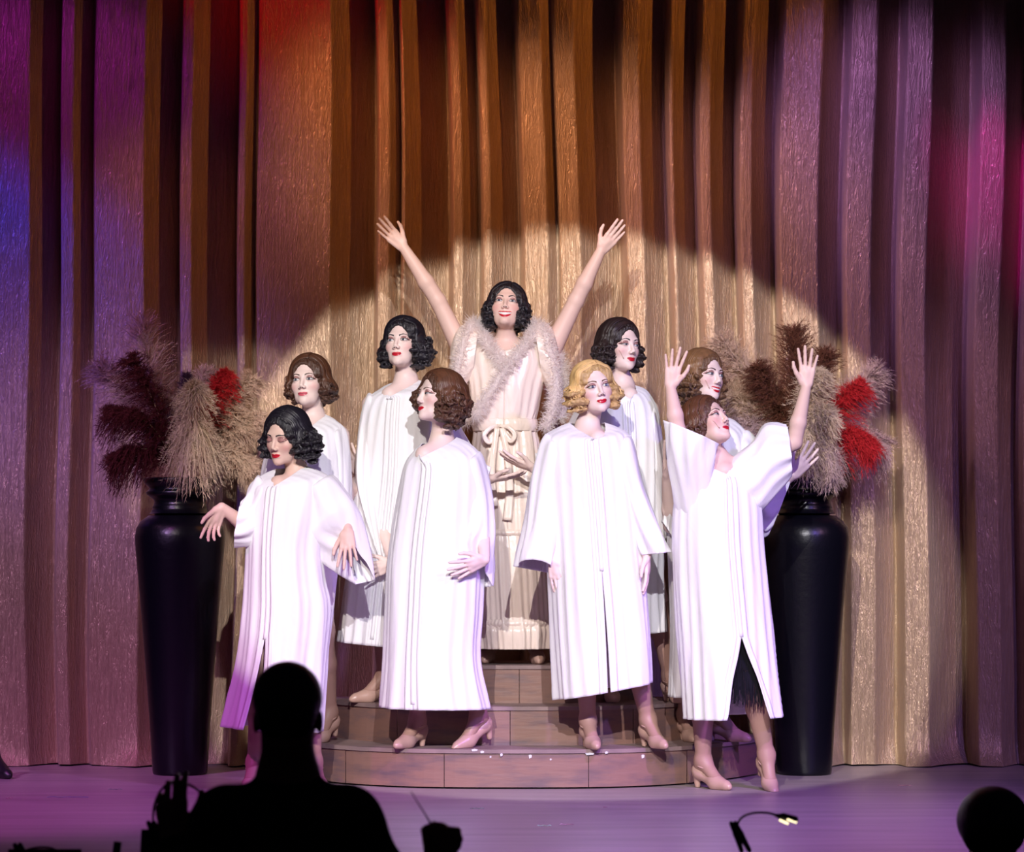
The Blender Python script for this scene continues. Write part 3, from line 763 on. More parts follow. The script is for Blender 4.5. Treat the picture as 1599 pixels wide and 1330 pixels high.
def strands(h, prims, st, par, m, n=300, K=22):
    rg = np.random.default_rng(st.get('seed', 1) + 100); pt = st.get('part', .02); R = h.R
    def sd(Lp): return sdf_at(prims, h.w(Lp)) / h.sc
    def grad(Lp):
        e = .002; g = np.stack([sd(Lp + np.eye(3)[i]*e) - sd(Lp - np.eye(3)[i]*e) for i in range(3)], 1)
        return g/(np.linalg.norm(g, axis=1)[:, None] + 1e-9)
    nt = n*2//3
    f0 = np.r_[rg.uniform(-.10, .062, nt), rg.uniform(-.11, .03, n - nt)]
    r0 = np.r_[pt + rg.choice([-1, 1], nt)*rg.uniform(.002, .010, nt), rg.uniform(-.08, .08, n - nt)]
    P = np.c_[r0, f0, np.r_[np.full(nt, .13), rg.uniform(.03, .11, n - nt)]]
    P[:nt, 2] = .12 - .4*np.maximum(0, np.abs(f0[:nt] + .02) - .05)
    for _ in range(6): P = P - grad(P)*(sd(P) - .001)[:, None]
    sgn = np.sign(P[:, 0] - pt); sgn[sgn == 0] = 1
    path = [P.copy()]; alive = np.ones(n, bool); wl = st.get('wave', (.0022, .036))[1]; amp = st.get('swing', .45)
    stop = rg.uniform(-.055, -.005, n); lift = rg.uniform(-.0012, .0026, n)
    ln = rg.uniform(.8, 1.1, n)*st.get('len', 1.0); step = .0105*ln
    for k in range(K - 1):
        g = grad(P)
        d = np.c_[sgn*np.clip((P[:, 2] - .02)/.08, 0, 1)*1.0, -.10*np.ones(n) - .3*np.clip((-.02 - P[:, 1])/.06, 0, 1), -.35 - np.clip((.10 - P[:, 2])/.06, 0, 1)]
        side = np.cross(g, d); side /= np.linalg.norm(side, axis=1)[:, None] + 1e-9
        d = d/np.linalg.norm(d, axis=1)[:, None] + side*(amp*np.cos(2*PI*P[:, 2]/wl + .4*np.sin(P[:, 1]*50))*np.clip((.10 - P[:, 2])/.05, 0, 1))[:, None]
        d -= g*(d*g).sum(1)[:, None]; d /= np.linalg.norm(d, axis=1)[:, None] + 1e-9
        N_ = P + d*step[:, None]
        for _ in range(2): N_ = N_ - grad(N_)*np.clip(sd(N_) - lift, -.006, .006)[:, None]
        alive &= ~((N_[:, 1] > .050) & (np.abs(N_[:, 0]) < .055) & (N_[:, 2] < .055)) & (N_[:, 2] > stop)
        P = np.where(alive[:, None], N_, P); path.append(P.copy())
    A = np.stack(path, 1)                                       # n,K,3 local
    keep = np.linalg.norm(A[:, -1] - A[:, 0], axis=1) > .03; A = A[keep]; n = len(A)
    tg = np.gradient(A, axis=1); tg /= np.linalg.norm(tg, axis=2)[..., None] + 1e-9
    nr = grad(A.reshape(-1, 3)).reshape(A.shape); sv = np.cross(tg, nr); sv /= np.linalg.norm(sv, axis=2)[..., None] + 1e-9
    w = (.0024*np.sin(np.clip(np.linspace(.12, 1, K), 0, 1)*PI*.93)**.5 + .0004)[None, :, None]*rg.uniform(.7, 1.3, n)[:, None, None]
    V = np.stack([A - sv*w, A + nr*w*1.3, A + sv*w], 2).reshape(-1, 3)
    idx = np.arange(n*K*3).reshape(n, K, 3)
    F = np.concatenate([np.stack([idx[:, :-1, j], idx[:, :-1, j+1], idx[:, 1:, j+1], idx[:, 1:, j]], -1).reshape(-1, 4) for j in (0, 1)])
    o = mk('strands', h.w(V), F, m, par); o['kind'] = 'stuff'
def person(s):
    d, fl = s['d'], s['floor']
    hx, hy, yaw, pit, rol = s['head'][:5]; hs = s.get('hs', 1.06)
    h = Head(W(hx, hy, d + s.get('hd', -.02)), frame(yaw, pit, rol), hs)
    nb = W(*s['neck'], d + .03); pr = list(h.p)
    P3 = lambda q: W(q[0], q[1], d + q[2])
    S = [P3(q) for q in s['sh']]; E_ = [P3(q) for q in s['el']]; Wr = [P3(q) for q in s['wr']]
    pr.append(cone(h.w((0, -.030, -.060)), nb, .044*hs, .047, .022))
    pr.append(cone(nb + (0, .01, 0), (S[0]+S[1])/2 + (0, .01, -.03), .046, .072, .04))
    v_ = s['robe']['v'] if 'robe' in s else (790, 566)
    pr.append(cone(nb + (0, -.012, -.03), P3((v_[0]*.78 + s['neck'][0]*.22, v_[1]*.85 + s['neck'][1]*.15, -.05)), .040, .045, .04))
    pr.append(cone(nb + (0, .0, -.04), P3((v_[0]*.6 + s['neck'][0]*.4, v_[1] + 26, -.025)), .045, .062, .04))
    hip = P3((*s['hip'], .02)); ch = (S[0]+S[1])/2 + np.array([0, .005, -.13])
    ax = S[1] - S[0]; ax = ax/np.linalg.norm(ax)
    pr.append(cone(S[0] + ax*.03, S[1] - ax*.03, .052, .052, .04))
    pr.append(ell(ch, (.128, .082, .150), None, .05)); pr.append(cone(ch, hip + (0, 0, .06), .085, .10, .06))
    pr.append(ell(hip, (.150, .095, .13), None, .05))
    for i in (0, 1):
        ra = s.get('arm', 1.0)
        pr.append(cone(S[i], E_[i], .046*ra, .036*ra, .025)); pr.append(cone(E_[i], E_[i]*.65 + Wr[i]*.35, .036*ra, .036*ra, .012))
        pr.append(cone(E_[i]*.65 + Wr[i]*.35, Wr[i], .036*ra, .0225*ra, .012))
        hd = s['hand'][i]
        tip = P3(hd[0]); th = np.array([hd[1][0], hd[1][2] if len(hd[1]) > 2 else 0, -hd[1][1]], float)
        pr += hand(Wr[i], tip, th, **hd[2])
    shoes = []
    for i in (0, 1):
        q = s['foot'][i]; A = W(q[0], 900, d + q[1] + s.get('fb', .15)); A[2] = fl + .125
        f2 = q[4] if len(q) > 4 else fl
        A2, fp, sp, stp = foot(A, q[2], f2, q[3])
        hj = hip + ax*(.075 if i else -.075) + (0, 0, -.02); kn = hj*.48 + A2*.52 + np.array([0, -.03, 0])
        if len(q) > 5: kn = P3(q[5])
        pr.append(cone(hj, kn, .078, .052, .04)); pr.append(cone(kn, kn*.6 + A2*.4, .050, .050, .03)); pr.append(cone(kn*.6 + A2*.4, A2, .050, .034, .02))
        pr += fp; shoes.append((sp, stp))
    V, F = sdf_mesh(pr, .004)
    # keep the visible regions fine, thin the covered torso and thighs
    lim = nb[2] - .20
    m = (V[:, 2] < lim) & (V[:, 2] > fl + .42)
    for i in (0, 1):
        a, b_ = E_[i], P3(s['hand'][i][0]); t = np.clip(((V - a) @ (b_ - a))/((b_ - a) @ (b_ - a)), 0, 1)
        m &= np.linalg.norm(V - a - t[:, None]*(b_ - a), axis=1) > .13
        m &= np.linalg.norm(V - Wr[i], axis=1) > .20
    V, F = thin(V, F, m, .018)
    tone = np.array(SKIN[s['skin']]); tint = np.tile(tone, (len(V), 1))
    L = h.loc(V)
    for sg in (-1, 1):
        w = np.exp(-(((L - np.array([sg*.043, .05, -.030]))/np.array([.020, .03, .016]))**2).sum(1))[:, None]
        tint = tint*(1 - .62*w) + np.array([.62, .17, .17])*.62*w
    lg = np.clip((fl + .60 - V[:, 2])/.05, 0, 1)[:, None]
    for i in (0, 1): lg = lg * (np.linalg.norm(V - Wr[i], axis=1) > .22)[:, None]
    tint = tint*(1-lg) + TIGHTS*lg
    root = mk('person', V, F, 'skin', origin=(hip[0], d, fl), tint=tint)
    tag(root, s['label'], 'person')
    face_parts(h, root, s.get('lips', 'lips'), s.get('eyes', 'open'), s.get('smile', 0), s.get('brow', 'hair_dark'), s.get('gaze', 0))
    hp, warp = hair_sdf(h, s['hair']); HV, HF = sdf_mesh(hp, .0034, warp)
    hr = mk('hair', HV, HF, 'hair_' + s['hair']['col'], root)
    strands(h, hp, s['hair'], hr, 'strand_' + s['hair']['col'])
    for sp, stp in shoes:
        SV, SF = sdf_mesh(sp, .004); SV[:, 2] = np.maximum(SV[:, 2], fl + .001)
        sh = mk('shoe', SV, SF, 'shoe', root)
        b_ = MB(); b_.tube(stp, .0045, 6); b_.build('ankle_strap', 'shoe', sh)
    for sg in s.get('mic', []):
        x = sg*np.linspace(.058, s.get('micx', .034), 8); u = np.linspace(-.028, -.064, 8)
        pts = h.surf(x, u, .004); b_ = MB(); b_.tube(pts, np.r_[np.full(6, .0009), .0022, .0020], 6); b_.build('headset_microphone', 'mic', root)
    for sg, mt in s.get('ear', []):
        c = h.w((sg*.075, .002, -.048)); EV, EF = sdf_mesh([ell(c, (.005, .005, .008), None, .004), ell(c + (0, 0, -.016), (.004, .004, .010), None, .004)], .002)
        mk('earring', EV, EF, mt, root)
    return root, h
def robe(root, s):
    r = s['robe']; d = s['d']
    st = [(a, b_, c, e, d + (x[1] if len(x) > 1 else 0), x[0]) for (a, b_, c, e, *x) in r['st']]
    P, Q = loft(st, 144, 90, (.0025, r.get('amp', .012)), r.get('seed', 1), (4, 5, 8, 11), r.get('thf', 90), (W(*r['v'], d - r.get('vd', .115)), 86, .30), r.get('slit'))
    ro = mk('robe', P.reshape(-1, 3), Q, 'robe', root, solid=.003)
    ro['label'] = 'long white robe with wide bell sleeves'
    top = int(90*.14); bot = int(90*(r['slit'][0] if r.get('slit') else .97)) + 1
    n = 144
    for j in (3, n-3):
        V, F = ribbon(P, top + 6, 90, j, 1, .0012); mk('front_pleat', V, F, 'robe', ro, solid=.002)
    V, F = ribbon(P, top, min(bot, 90), 0, 1, .003); mk('zip_placket', V, F, 'robe', ro, solid=.002)
    for k, sl in enumerate(r.get('sleeves', [])):
        st = [(a, b_, c, e, d + x[1], x[0]) for (a, b_, c, e, *x) in sl]
        rc = (r['st'][3][0] + r['st'][3][2])/2; a0 = st[0]; mx_, my_ = (a0[0] + a0[2])/2, (a0[1] + a0[3])/2; cx_ = mx_*.62 + rc*.38
        st = [(cx_ + (a0[0]-mx_)*.4, my_ + 14 + (a0[1]-my_)*.4, cx_ + (a0[2]-mx_)*.4, my_ + 14 + (a0[3]-my_)*.4, a0[4] + .01, a0[5]*.55)] + st
        P2, Q2 = loft(st, 64, 44, (.003, r.get('samp', .009)), r.get('seed', 1)*7 + k, (3, 5, 8), 250, tilt=(None if not r.get('tilt') or not r['tilt'][k] else np.array([r['tilt'][k][0], 0, -r['tilt'][k][1]])*d/FPX))
        mk('sleeve', P2.reshape(-1, 3), Q2, 'robe', ro, solid=.003)
    return ro
def bob(col, l=(.036, .052, .058), r=None, back=(.072, .050, .075), lx=.070, rx=.070, lu=-.040, ru=-.040, lf=-.02, rf=-.02, **k):
    r = r or l
    return dict(col=col, lobes=[((-lx, lf, lu), l), ((rx, rf, ru), r), ((0, -.082, -.025), back)], **k)
HD = dict(spread=.16, curl=(.14, .16, .18, .2))
WOMEN = []
# A: front row, left end, on the floor
WOMEN.append(dict(label='person in white robe on the floor, leftmost, eyes lowered, arm held out by left vase', fb=0.08, d=12.36, floor=0, skin='mid',
  head=(446, 683, -33, -12, 4), neck=(466, 742), sh=[(408, 768, .02), (510, 762, .02)], el=[(398, 832, .0), (536, 800, .04)], wr=[(346, 792, -.10), (543, 828, -.09)],
  hand=[((322, 842, -.12), (-1, .4, -.6), dict(spread=.10, curl=(.10, .30, .35, .4), side=-1)), ((542, 886, -.15), (-1, .3, 0), dict(spread=.20, curl=(.08, .06, .08, .10), side=1))],
  hip=(450, 925), foot=[(398, -.05, -10, 0), (490, .0, 20, 0)], eyes='shut', brow='hair_black', ear=[(1, 'pearl')],
  hair=bob('black', (.032, .045, .055), (.056, .060, .064), rx=.088, ru=-.034, lx=.076, lu=-.030, lf=.005, curls=110, seed=3, front=[((.046, .052, .028), (.032, .030, .040)), ((-.050, .040, .02), (.020, .03, .05))], wave=(.003, .036)),
  robe=dict(thf=112, v=(427, 760), slit=(.80, .16), seed=2, tilt=[None, (-30, -68)], st=[(433, 732, 475, 727, .066, .02), (412, 741, 494, 734, .09, .01), (390, 760, 516, 750, .115), (385, 800, 514, 795, .14), (385, 850, 503, 855, .15), (383, 900, 507, 905, .16), (379, 965, 515, 950, .17), (370, 1045, 508, 1035, .18), (349, 1134, 500, 1142, .20)],
    sleeves=[[(430, 800, 404, 742, .09, .0), (418, 836, 388, 768, .085, -.01), (396, 850, 378, 782, .085, -.03), (366, 852, 376, 786, .08, -.05)],
             [(474, 775, 516, 742, .10, .0), (478, 822, 541, 768, .10, -.01), (486, 856, 563, 806, .095, -.02), (512, 884, 578, 868, .08, -.02), (556, 912, 585, 906, .05, -.02)]])))
# B1: behind A, on the first step
WOMEN.append(dict(label='person in white robe on the lowest step directly behind the leftmost performer', fb=0.28, d=12.72, floor=.18, skin='fair', lips='pinklips',
  head=(482, 597, -16, 6, -3), neck=(490, 652), sh=[(438, 688, .02), (530, 680, .02)], el=[(428, 775, .05), (540, 775, .14)], wr=[(432, 850, .0), (566, 742, .30)],
  hand=[((440, 905, -.02), (1, 0, 0), HD), ((541, 706, .33), (.3, -1, 0), HD)],
  hip=(470, 840), foot=[(440, .05, -10, 0), (518, -.02, -25, 10)], brow='hair_brown',
  hair=bob('brown', (.026, .045, .050), (.046, .050, .046), rx=.078, ru=-.036, lu=-.030, lf=.0, curls=34, seed=5, front=[((.045, .048, .035), (.030, .026, .035))], wave=(.0022, .04)),
  robe=dict(thf=97, v=(470, 676), seed=4, st=[(469, 650, 508, 647, .064, .02), (452, 660, 524, 656, .09, .01), (428, 690, 540, 676, .115), (418, 730, 545, 730, .14), (415, 790, 543, 800, .15), (415, 880, 526, 885, .15), (418, 985, 514, 985, .16), (420, 1078, 502, 1078, .17)],
    sleeves=[[(450, 740, 432, 672, .09, .0), (440, 800, 412, 720, .09, .02), (436, 860, 402, 790, .09, .02), (446, 872, 404, 850, .08, .02)],
             [(512, 720, 532, 664, .09, .0), (508, 790, 545, 700, .09, .01), (506, 860, 549, 770, .09, .01), (512, 905, 546, 850, .08, .01)]])))
# B2: second step, left
WOMEN.append(dict(label='person in white robe on the second step left of the satin gown, chin up', fb=0.2, d=12.95, floor=.36, skin='fair', lips='lips',
  head=(629, 537, -18, 9, -2), neck=(634, 592), sh=[(580, 632, .02), (690, 626, .02)], el=[(585, 770, .0), (716, 740, .0)], wr=[(614, 880, -.22), (766, 748, -.10)],
  hand=[((572, 893, -.26), (-.3, -1, -.2), dict(spread=.18, curl=(.06, .08, .10, .12), side=1)), ((818, 742, -.14), (.1, -.2, -1), dict(spread=.08, curl=(.10, .10, .10, .10), side=-1))],
  hip=(620, 800), foot=[(600, -.02, -60, 0), (660, .02, -10, 0)], ear=[(-1, 'pearl')], brow='hair_black',
  hair=bob('black', (.028, .045, .052), (.052, .060, .060), rx=.084, ru=-.040, lu=-.045, lf=.005, curls=60, seed=7, front=[((.040, .050, .050), (.040, .030, .030))]),
  robe=dict(thf=105, v=(603, 622), seed=6, slit=None, st=[(612, 598, 654, 594, .064, .02), (596, 606, 676, 602, .09, .01), (572, 626, 692, 622, .115), (563, 665, 698, 670, .14), (557, 740, 700, 750, .15), (549, 830, 690, 830, .155), (541, 910, 680, 910, .165), (532, 1002, 668, 1014, .18)],
    sleeves=[[(604, 690, 576, 614, .09, .0), (600, 770, 562, 665, .09, -.01), (604, 850, 556, 750, .09, -.06), (606, 905, 580, 835, .08, -.12)],
             [(670, 690, 690, 612, .09, .0), (690, 760, 720, 670, .09, .0), (730, 800, 748, 715, .08, -.04), (752, 790, 766, 732, .07, -.07)]])))
# C: first step, left front
WOMEN.append(dict(label='person in white robe on lowest step, face in profile, hand spread at hip', d=12.5, floor=.18, skin='fair',
  head=(684, 621, -58, 10, -4), neck=(690, 686), sh=[(660, 730, .0), (738, 718, .03)], el=[(650, 830, .04), (752, 805, .02)], wr=[(650, 905, .02), (757, 874, -.17)],
  hand=[((650, 960, .02), (1, 0, 0), HD), ((706, 894, -.22), (.25, -1, -.3), dict(spread=.24, curl=(.05, .06, .08, .08), side=1))],
  hip=(682, 880), foot=[(652, -.05, -32, 0), (756, -.04, -50, 14)], lips='lips', eyes='low', brow='hair_auburn',
  hair=bob('auburn', (.030, .050, .055), (.040, .062, .075), back=(.075, .056, .085), rx=.064, ru=-.045, lu=-.01, lf=.02, rf=-.03, curls=150, seed=9, front=[((.045, .040, .035), (.026, .03, .036)), ((-.05, .055, .02), (.016, .02, .03))], low=.15),
  robe=dict(thf=112, v=(656, 715), seed=8, tilt=[(-10, -42), None], st=[(660, 692, 713, 683, .066, .02), (645, 706, 735, 694, .09, .01), (632, 726, 752, 716, .118), (624, 765, 758, 760, .145), (613, 830, 756, 830, .155), (606, 885, 755, 890, .165), (603, 950, 752, 950, .175), (600, 1030, 748, 1030, .19), (594, 1104, 764, 1106, .22)],
    sleeves=[[(708, 760, 748, 706, .10, .0), (708, 810, 765, 760, .10, .0), (712, 850, 771, 825, .095, -.03), (716, 884, 773, 868, .09, -.05), (735, 920, 768, 915, .06, -.05)],
             [(655, 780, 640, 716, .08, .02), (640, 840, 622, 780, .08, .02), (632, 900, 610, 850, .08, .02)]])))
# D: first step, right front
WOMEN.append(dict(label='person in white robe on lowest step facing front, both hands low at the sides', d=12.46, floor=.18, skin='fair',
  head=(927, 606, 17, 3, -9), neck=(917, 664), sh=[(868, 694, .02), (966, 692, .02)], el=[(852, 790, .03), (990, 785, .03)], wr=[(864, 874, -.08), (1010, 866, -.05)],
  hand=[((876, 932, -.10), (1, -.1, -.4), dict(spread=.10, curl=(.10, .12, .14, .16), side=-1)), ((1012, 924, -.07), (-.2, 0, -1), dict(spread=.07, curl=(.12, .12, .12, .14), side=1))],
  hip=(932, 865), foot=[(918, -.05, 12, 0), (1012, -.02, 24, 0)], brow='hair_light', ear=[(1, 'pearl')], gaze=-.001,
  hair=bob('blonde', (.040, .052, .055), (.034, .046, .055), lx=.084, rx=.074, lu=-.032, ru=-.045, lf=.0, rf=.012, curls=44, seed=11, front=[((-.045, .045, .045), (.034, .034, .036)), ((.046, .045, .040), (.026, .03, .04))], wave=(.0034, .042), cap=(.083, .100, .083)),
  robe=dict(thf=84, v=(938, 690), slit=(.66, .030), seed=10, tilt=[(4, -16), None], st=[(890, 660, 943, 660, .066, .02), (872, 668, 962, 667, .09, .01), (850, 684, 980, 680, .118), (846, 720, 988, 715, .145), (850, 790, 996, 790, .155), (855, 870, 1002, 870, .165), (858, 940, 1009, 935, .175), (862, 1020, 1014, 1005, .19), (866, 1092, 1016, 1066, .21)],
    sleeves=[[(884, 730, 852, 678, .10, .0), (880, 790, 831, 740, .10, .0), (874, 850, 819, 825, .095, -.03), (866, 896, 806, 885, .085, -.05)],
             [(954, 740, 984, 680, .10, .0), (974, 800, 1004, 755, .095, .0), (992, 845, 1030, 825, .09, -.02), (1003, 866, 1046, 862, .075, -.03)]])))
# B3: second step, right
WOMEN.append(dict(label='person in white robe on the second step right of the satin gown, eyes cast down', fb=0.2, d=12.95, floor=.36, skin='fair',
  head=(969, 541, 36, 2, 3), neck=(972, 600), sh=[(922, 640, .02), (1014, 640, .02)], el=[(880, 735, .0), (1026, 770, .02)], wr=[(833, 731, -.10), (1022, 870, .0)],
  hand=[((778, 711, -.12), (-.2, -.5, -1), dict(spread=.10, curl=(.12, .10, .10, .10), side=1)), ((1024, 930, -.02), (-1, 0, 0), HD)],
  hip=(975, 800), foot=[(950, .0, 10, 0), (1046, -.05, 22, 0)], eyes='low', mic=[-1], ear=[(-1, 'gold')], brow='hair_black',
  hair=bob('dark', (.040, .056, .056), (.026, .044, .052), lx=.070, rx=.070, lu=-.040, ru=-.045, lf=-.02, rf=.01, curls=110, seed=13, front=[((-.045, .040, .035), (.026, .034, .04))]),
  robe=dict(thf=80, v=(985, 622), seed=12, st=[(950, 604, 992, 602, .064, .02), (934, 612, 1010, 610, .09, .01), (914, 636, 1026, 638, .115), (910, 680, 1032, 680, .14), (912, 750, 1034, 750, .15), (915, 840, 1034, 840, .155), (920, 910, 1034, 910, .165), (925, 996, 1038, 986, .18)],
    sleeves=[[(930, 700, 912, 624, .09, .0), (900, 770, 880, 676, .085, .0), (868, 790, 852, 706, .08, -.03), (842, 780, 836, 712, .07, -.05)],
             [(1006, 700, 1022, 632, .09, .0), (1010, 770, 1035, 690, .09, .0), (1014, 830, 1042, 760, .085, .0), (1018, 880, 1044, 830, .08, .0)]])))
# B4: first step, right back
WOMEN.append(dict(label='person in white robe on the lowest step, smiling with teeth towards the right vase', fb=0.3, d=12.74, floor=.18, skin='fair', smile=.8,
  head=(1099, 589, 42, 5, 6), neck=(1106, 648), sh=[(1056, 690, .02), (1156, 684, .02)], el=[(1048, 820, -.04), (1192, 770, .0)], wr=[(1041, 748, -.14), (1238, 742, -.10)],
  hand=[((1034, 680, -.16), (-.1, -.2, -1), dict(spread=.07, curl=(.05, .06, .07, .08), side=1)), ((1270, 704, -.12), (-.8, -.7, -.2), dict(spread=.18, curl=(.10, .10, .12, .14), side=-1))],
  hip=(1110, 850), foot=[(1070, .0, 10, 0), (1122, -.02, 50, 0)], mic=[-1], brow='hair_brown',
  hair=bob('light', (.042, .058, .062), (.022, .040, .050), lx=.068, rx=.066, lu=-.045, ru=-.030, lf=-.02, rf=.015, curls=80, seed=15, front=[((-.045, .042, .040), (.026, .034, .04))], low=.35, wave=(.003, .038)),
  robe=dict(thf=80, v=(1118, 672), seed=14, st=[(1084, 652, 1128, 650, .064, .02), (1066, 662, 1148, 658, .09, .01), (1046, 690, 1166, 682, .115), (1042, 740, 1172, 735, .14), (1044, 820, 1172, 820, .15), (1046, 900, 1176, 900, .16), (1048, 990, 1180, 990, .17), (1044, 1088, 1176, 1085, .18)],
    sleeves=[[(1070, 760, 1050, 684, .085, .0), (1062, 830, 1040, 755, .085, -.01), (1056, 850, 1034, 815, .07, -.05)],
             [(1150, 750, 1164, 672, .09, .0), (1170, 810, 1190, 700, .09, .0), (1188, 836, 1216, 735, .085, -.03), (1202, 830, 1238, 738, .07, -.05)]])))
# E: floor, right end
WOMEN.append(dict(label='person in white robe on the floor, rightmost, head back and both arms raised', d=12.36, floor=0, skin='warm',
  head=(1106, 661, 50, 26, 6), neck=(1120, 716), sh=[(1078, 738, .0), (1166, 730, .02)], el=[(1058, 672, -.10), (1240, 690, .0)], wr=[(1047, 604, -.13), (1259, 603, -.05)],
  hand=[((1056, 544, -.14), (1, -.2, 0), dict(spread=.22, curl=(.06, .06, .06, .08), side=-1)), ((1262, 545, -.06), (-1, -.2, 0), dict(spread=.20, curl=(.06, .06, .07, .08), side=1))],
  hip=(1120, 920), foot=[(1098, -.02, 38, 0), (1190, -.05, 14, 24)], mic=[-1], brow='hair_dark', eyes='low',
  hair=bob('auburn', (.024, .050, .045), (.022, .046, .040), lx=.062, rx=.062, lu=-.02, ru=-.02, back=(.070, .045, .060), curls=14, seed=17, wave=(.0014, .05)),
  robe=dict(thf=74, v=(1134, 740), slit=(.72, .48), seed=16, st=[(1102, 722, 1146, 716, .066, .02), (1084, 730, 1166, 722, .09, .01), (1062, 750, 1180, 742, .118), (1052, 790, 1188, 790, .145), (1050, 850, 1192, 850, .16), (1054, 930, 1200, 930, .17), (1060, 1010, 1208, 1010, .185), (1064, 1060, 1214, 1060, .20), (1068, 1122, 1222, 1118, .22)],
    sleeves=[[(1058, 806, 1104, 822, .09, .0), (1048, 756, 1110, 772, .10, -.04), (1041, 706, 1115, 728, .10, -.08), (1038, 657, 1120, 692, .09, -.10)],
             [(1160, 806, 1140, 722, .10, .0), (1186, 800, 1174, 690, .10, .0), (1212, 770, 1196, 662, .095, -.01), (1236, 742, 1228, 664, .085, -.02)]])))
# F: satin gown on the top step
WF = dict(label='person in cream satin gown with fluffy trim on top step, arms flung up', d=13.2, floor=.54, skin='warm', smile=1.35, lips='lips',
  head=(791, 481, -3, 20, 3), hs=1.06, neck=(790, 540), sh=[(722, 548, .02), (860, 548, .02)], el=[(684, 470, .0), (899, 470, .0)], wr=[(630, 386, -.03), (938, 392, -.03)], arm=1.08,
  hand=[((590, 344, -.05), (1, -.9, 0), dict(spread=.09, curl=(-.02, .0, .02, .02), side=1)), ((972, 350, -.05), (-1, -.6, -.3), dict(spread=.07, curl=(-.02, .0, .02, .02), side=-1))],
  hip=(792, 745), foot=[(765, .02, -8, 0), (836, -.06, 6, 0)], brow='hair_black', ear=[(-1, 'gold')], mic=[-1], micx=.05,
  hair=bob('black', (.030, .045, .062), (.030, .045, .060), lx=.068, rx=.068, lu=-.040, ru=-.035, lf=.0, rf=.0, curls=90, seed=19, front=[((-.035, .045, .050), (.034, .030, .026)), ((.045, .045, .035), (.026, .03, .036))]))
#@@BUILD
for s_ in WOMEN:
    r_, h_ = person(s_); robe(r_, s_)
def black_fringe():
    s_ = WOMEN[7]; root = [o for o in COL.objects if o.get('label') == s_['label']][0]
    rg = np.random.default_rng(4); V = []; F = []
    for row, (y0, ln) in enumerate(((985, 60), (1020, 52), (1048, 52))):
        for i in range(110):
            x = 1136 + 58*i/109 + rg.uniform(-.6, .6); dd = -.125 + .09*((x - 1163)/40)**2 + .006*row*-1 + rg.uniform(-.006, .006)
            a = W(x, y0 + rg.uniform(-2, 2), 12.36 + dd); b_ = W(x + rg.uniform(-3, 3), y0 + ln*rg.uniform(.85, 1.1), 12.36 + dd - .01)
            c = len(V); w = np.array([.0016, .0008, 0]); m_ = (a + b_)/2 + np.array([rg.uniform(-.004, .004), -.004, 0])
            V += [a - w, a + w, m_ - w, m_ + w, b_ - w*.6, b_ + w*.6]; F += [(c, c+1, c+3, c+2), (c+2, c+3, c+5, c+4)]
    o = mk('fringe_skirt', V, F, 'fringe', root, smooth=False); o['kind'] = 'stuff'; o['label'] = 'black fringe showing in the robe slit'
black_fringe()
# satin gown
def fur(root, path, r, n, seed, name='fur_trim', ln=.046):
    n = int(n*.85)
    rg = np.random.default_rng(seed); S = spline([W(*q) for q in path], 60)
    rr = np.full(60, r); tg = np.gradient(S, axis=0); tg /= np.linalg.norm(tg, axis=1)[:, None]
    b_ = MB(); b_.tube(S, rr*.72, 10); o = b_.build(name, 'fur', root)
    i = rg.integers(0, 60, n); v = rg.normal(size=(n, 3)); v -= tg[i]*(v*tg[i]).sum(1)[:, None]*.6; v /= np.linalg.norm(v, axis=1)[:, None]
    O = S[i] + v*(r*.55) + rg.normal(size=(n, 3))*.006
    d_ = v + rg.normal(size=(n, 3))*.55; d_ /= np.linalg.norm(d_, axis=1)[:, None]
    sv = np.cross(d_, rg.normal(size=(n, 3))); sv /= np.linalg.norm(sv, axis=1)[:, None]
    L_ = ln*(.4 + .8*rg.random(n))[:, None]
    V = np.stack([O - sv*.0016, O + sv*.0016, O + d_*L_], 1).reshape(-1, 3); F = np.arange(3*n).reshape(-1, 3)
    f = mk('fluff', V, F, 'fur', o, smooth=False); f['kind'] = 'stuff'
    return o
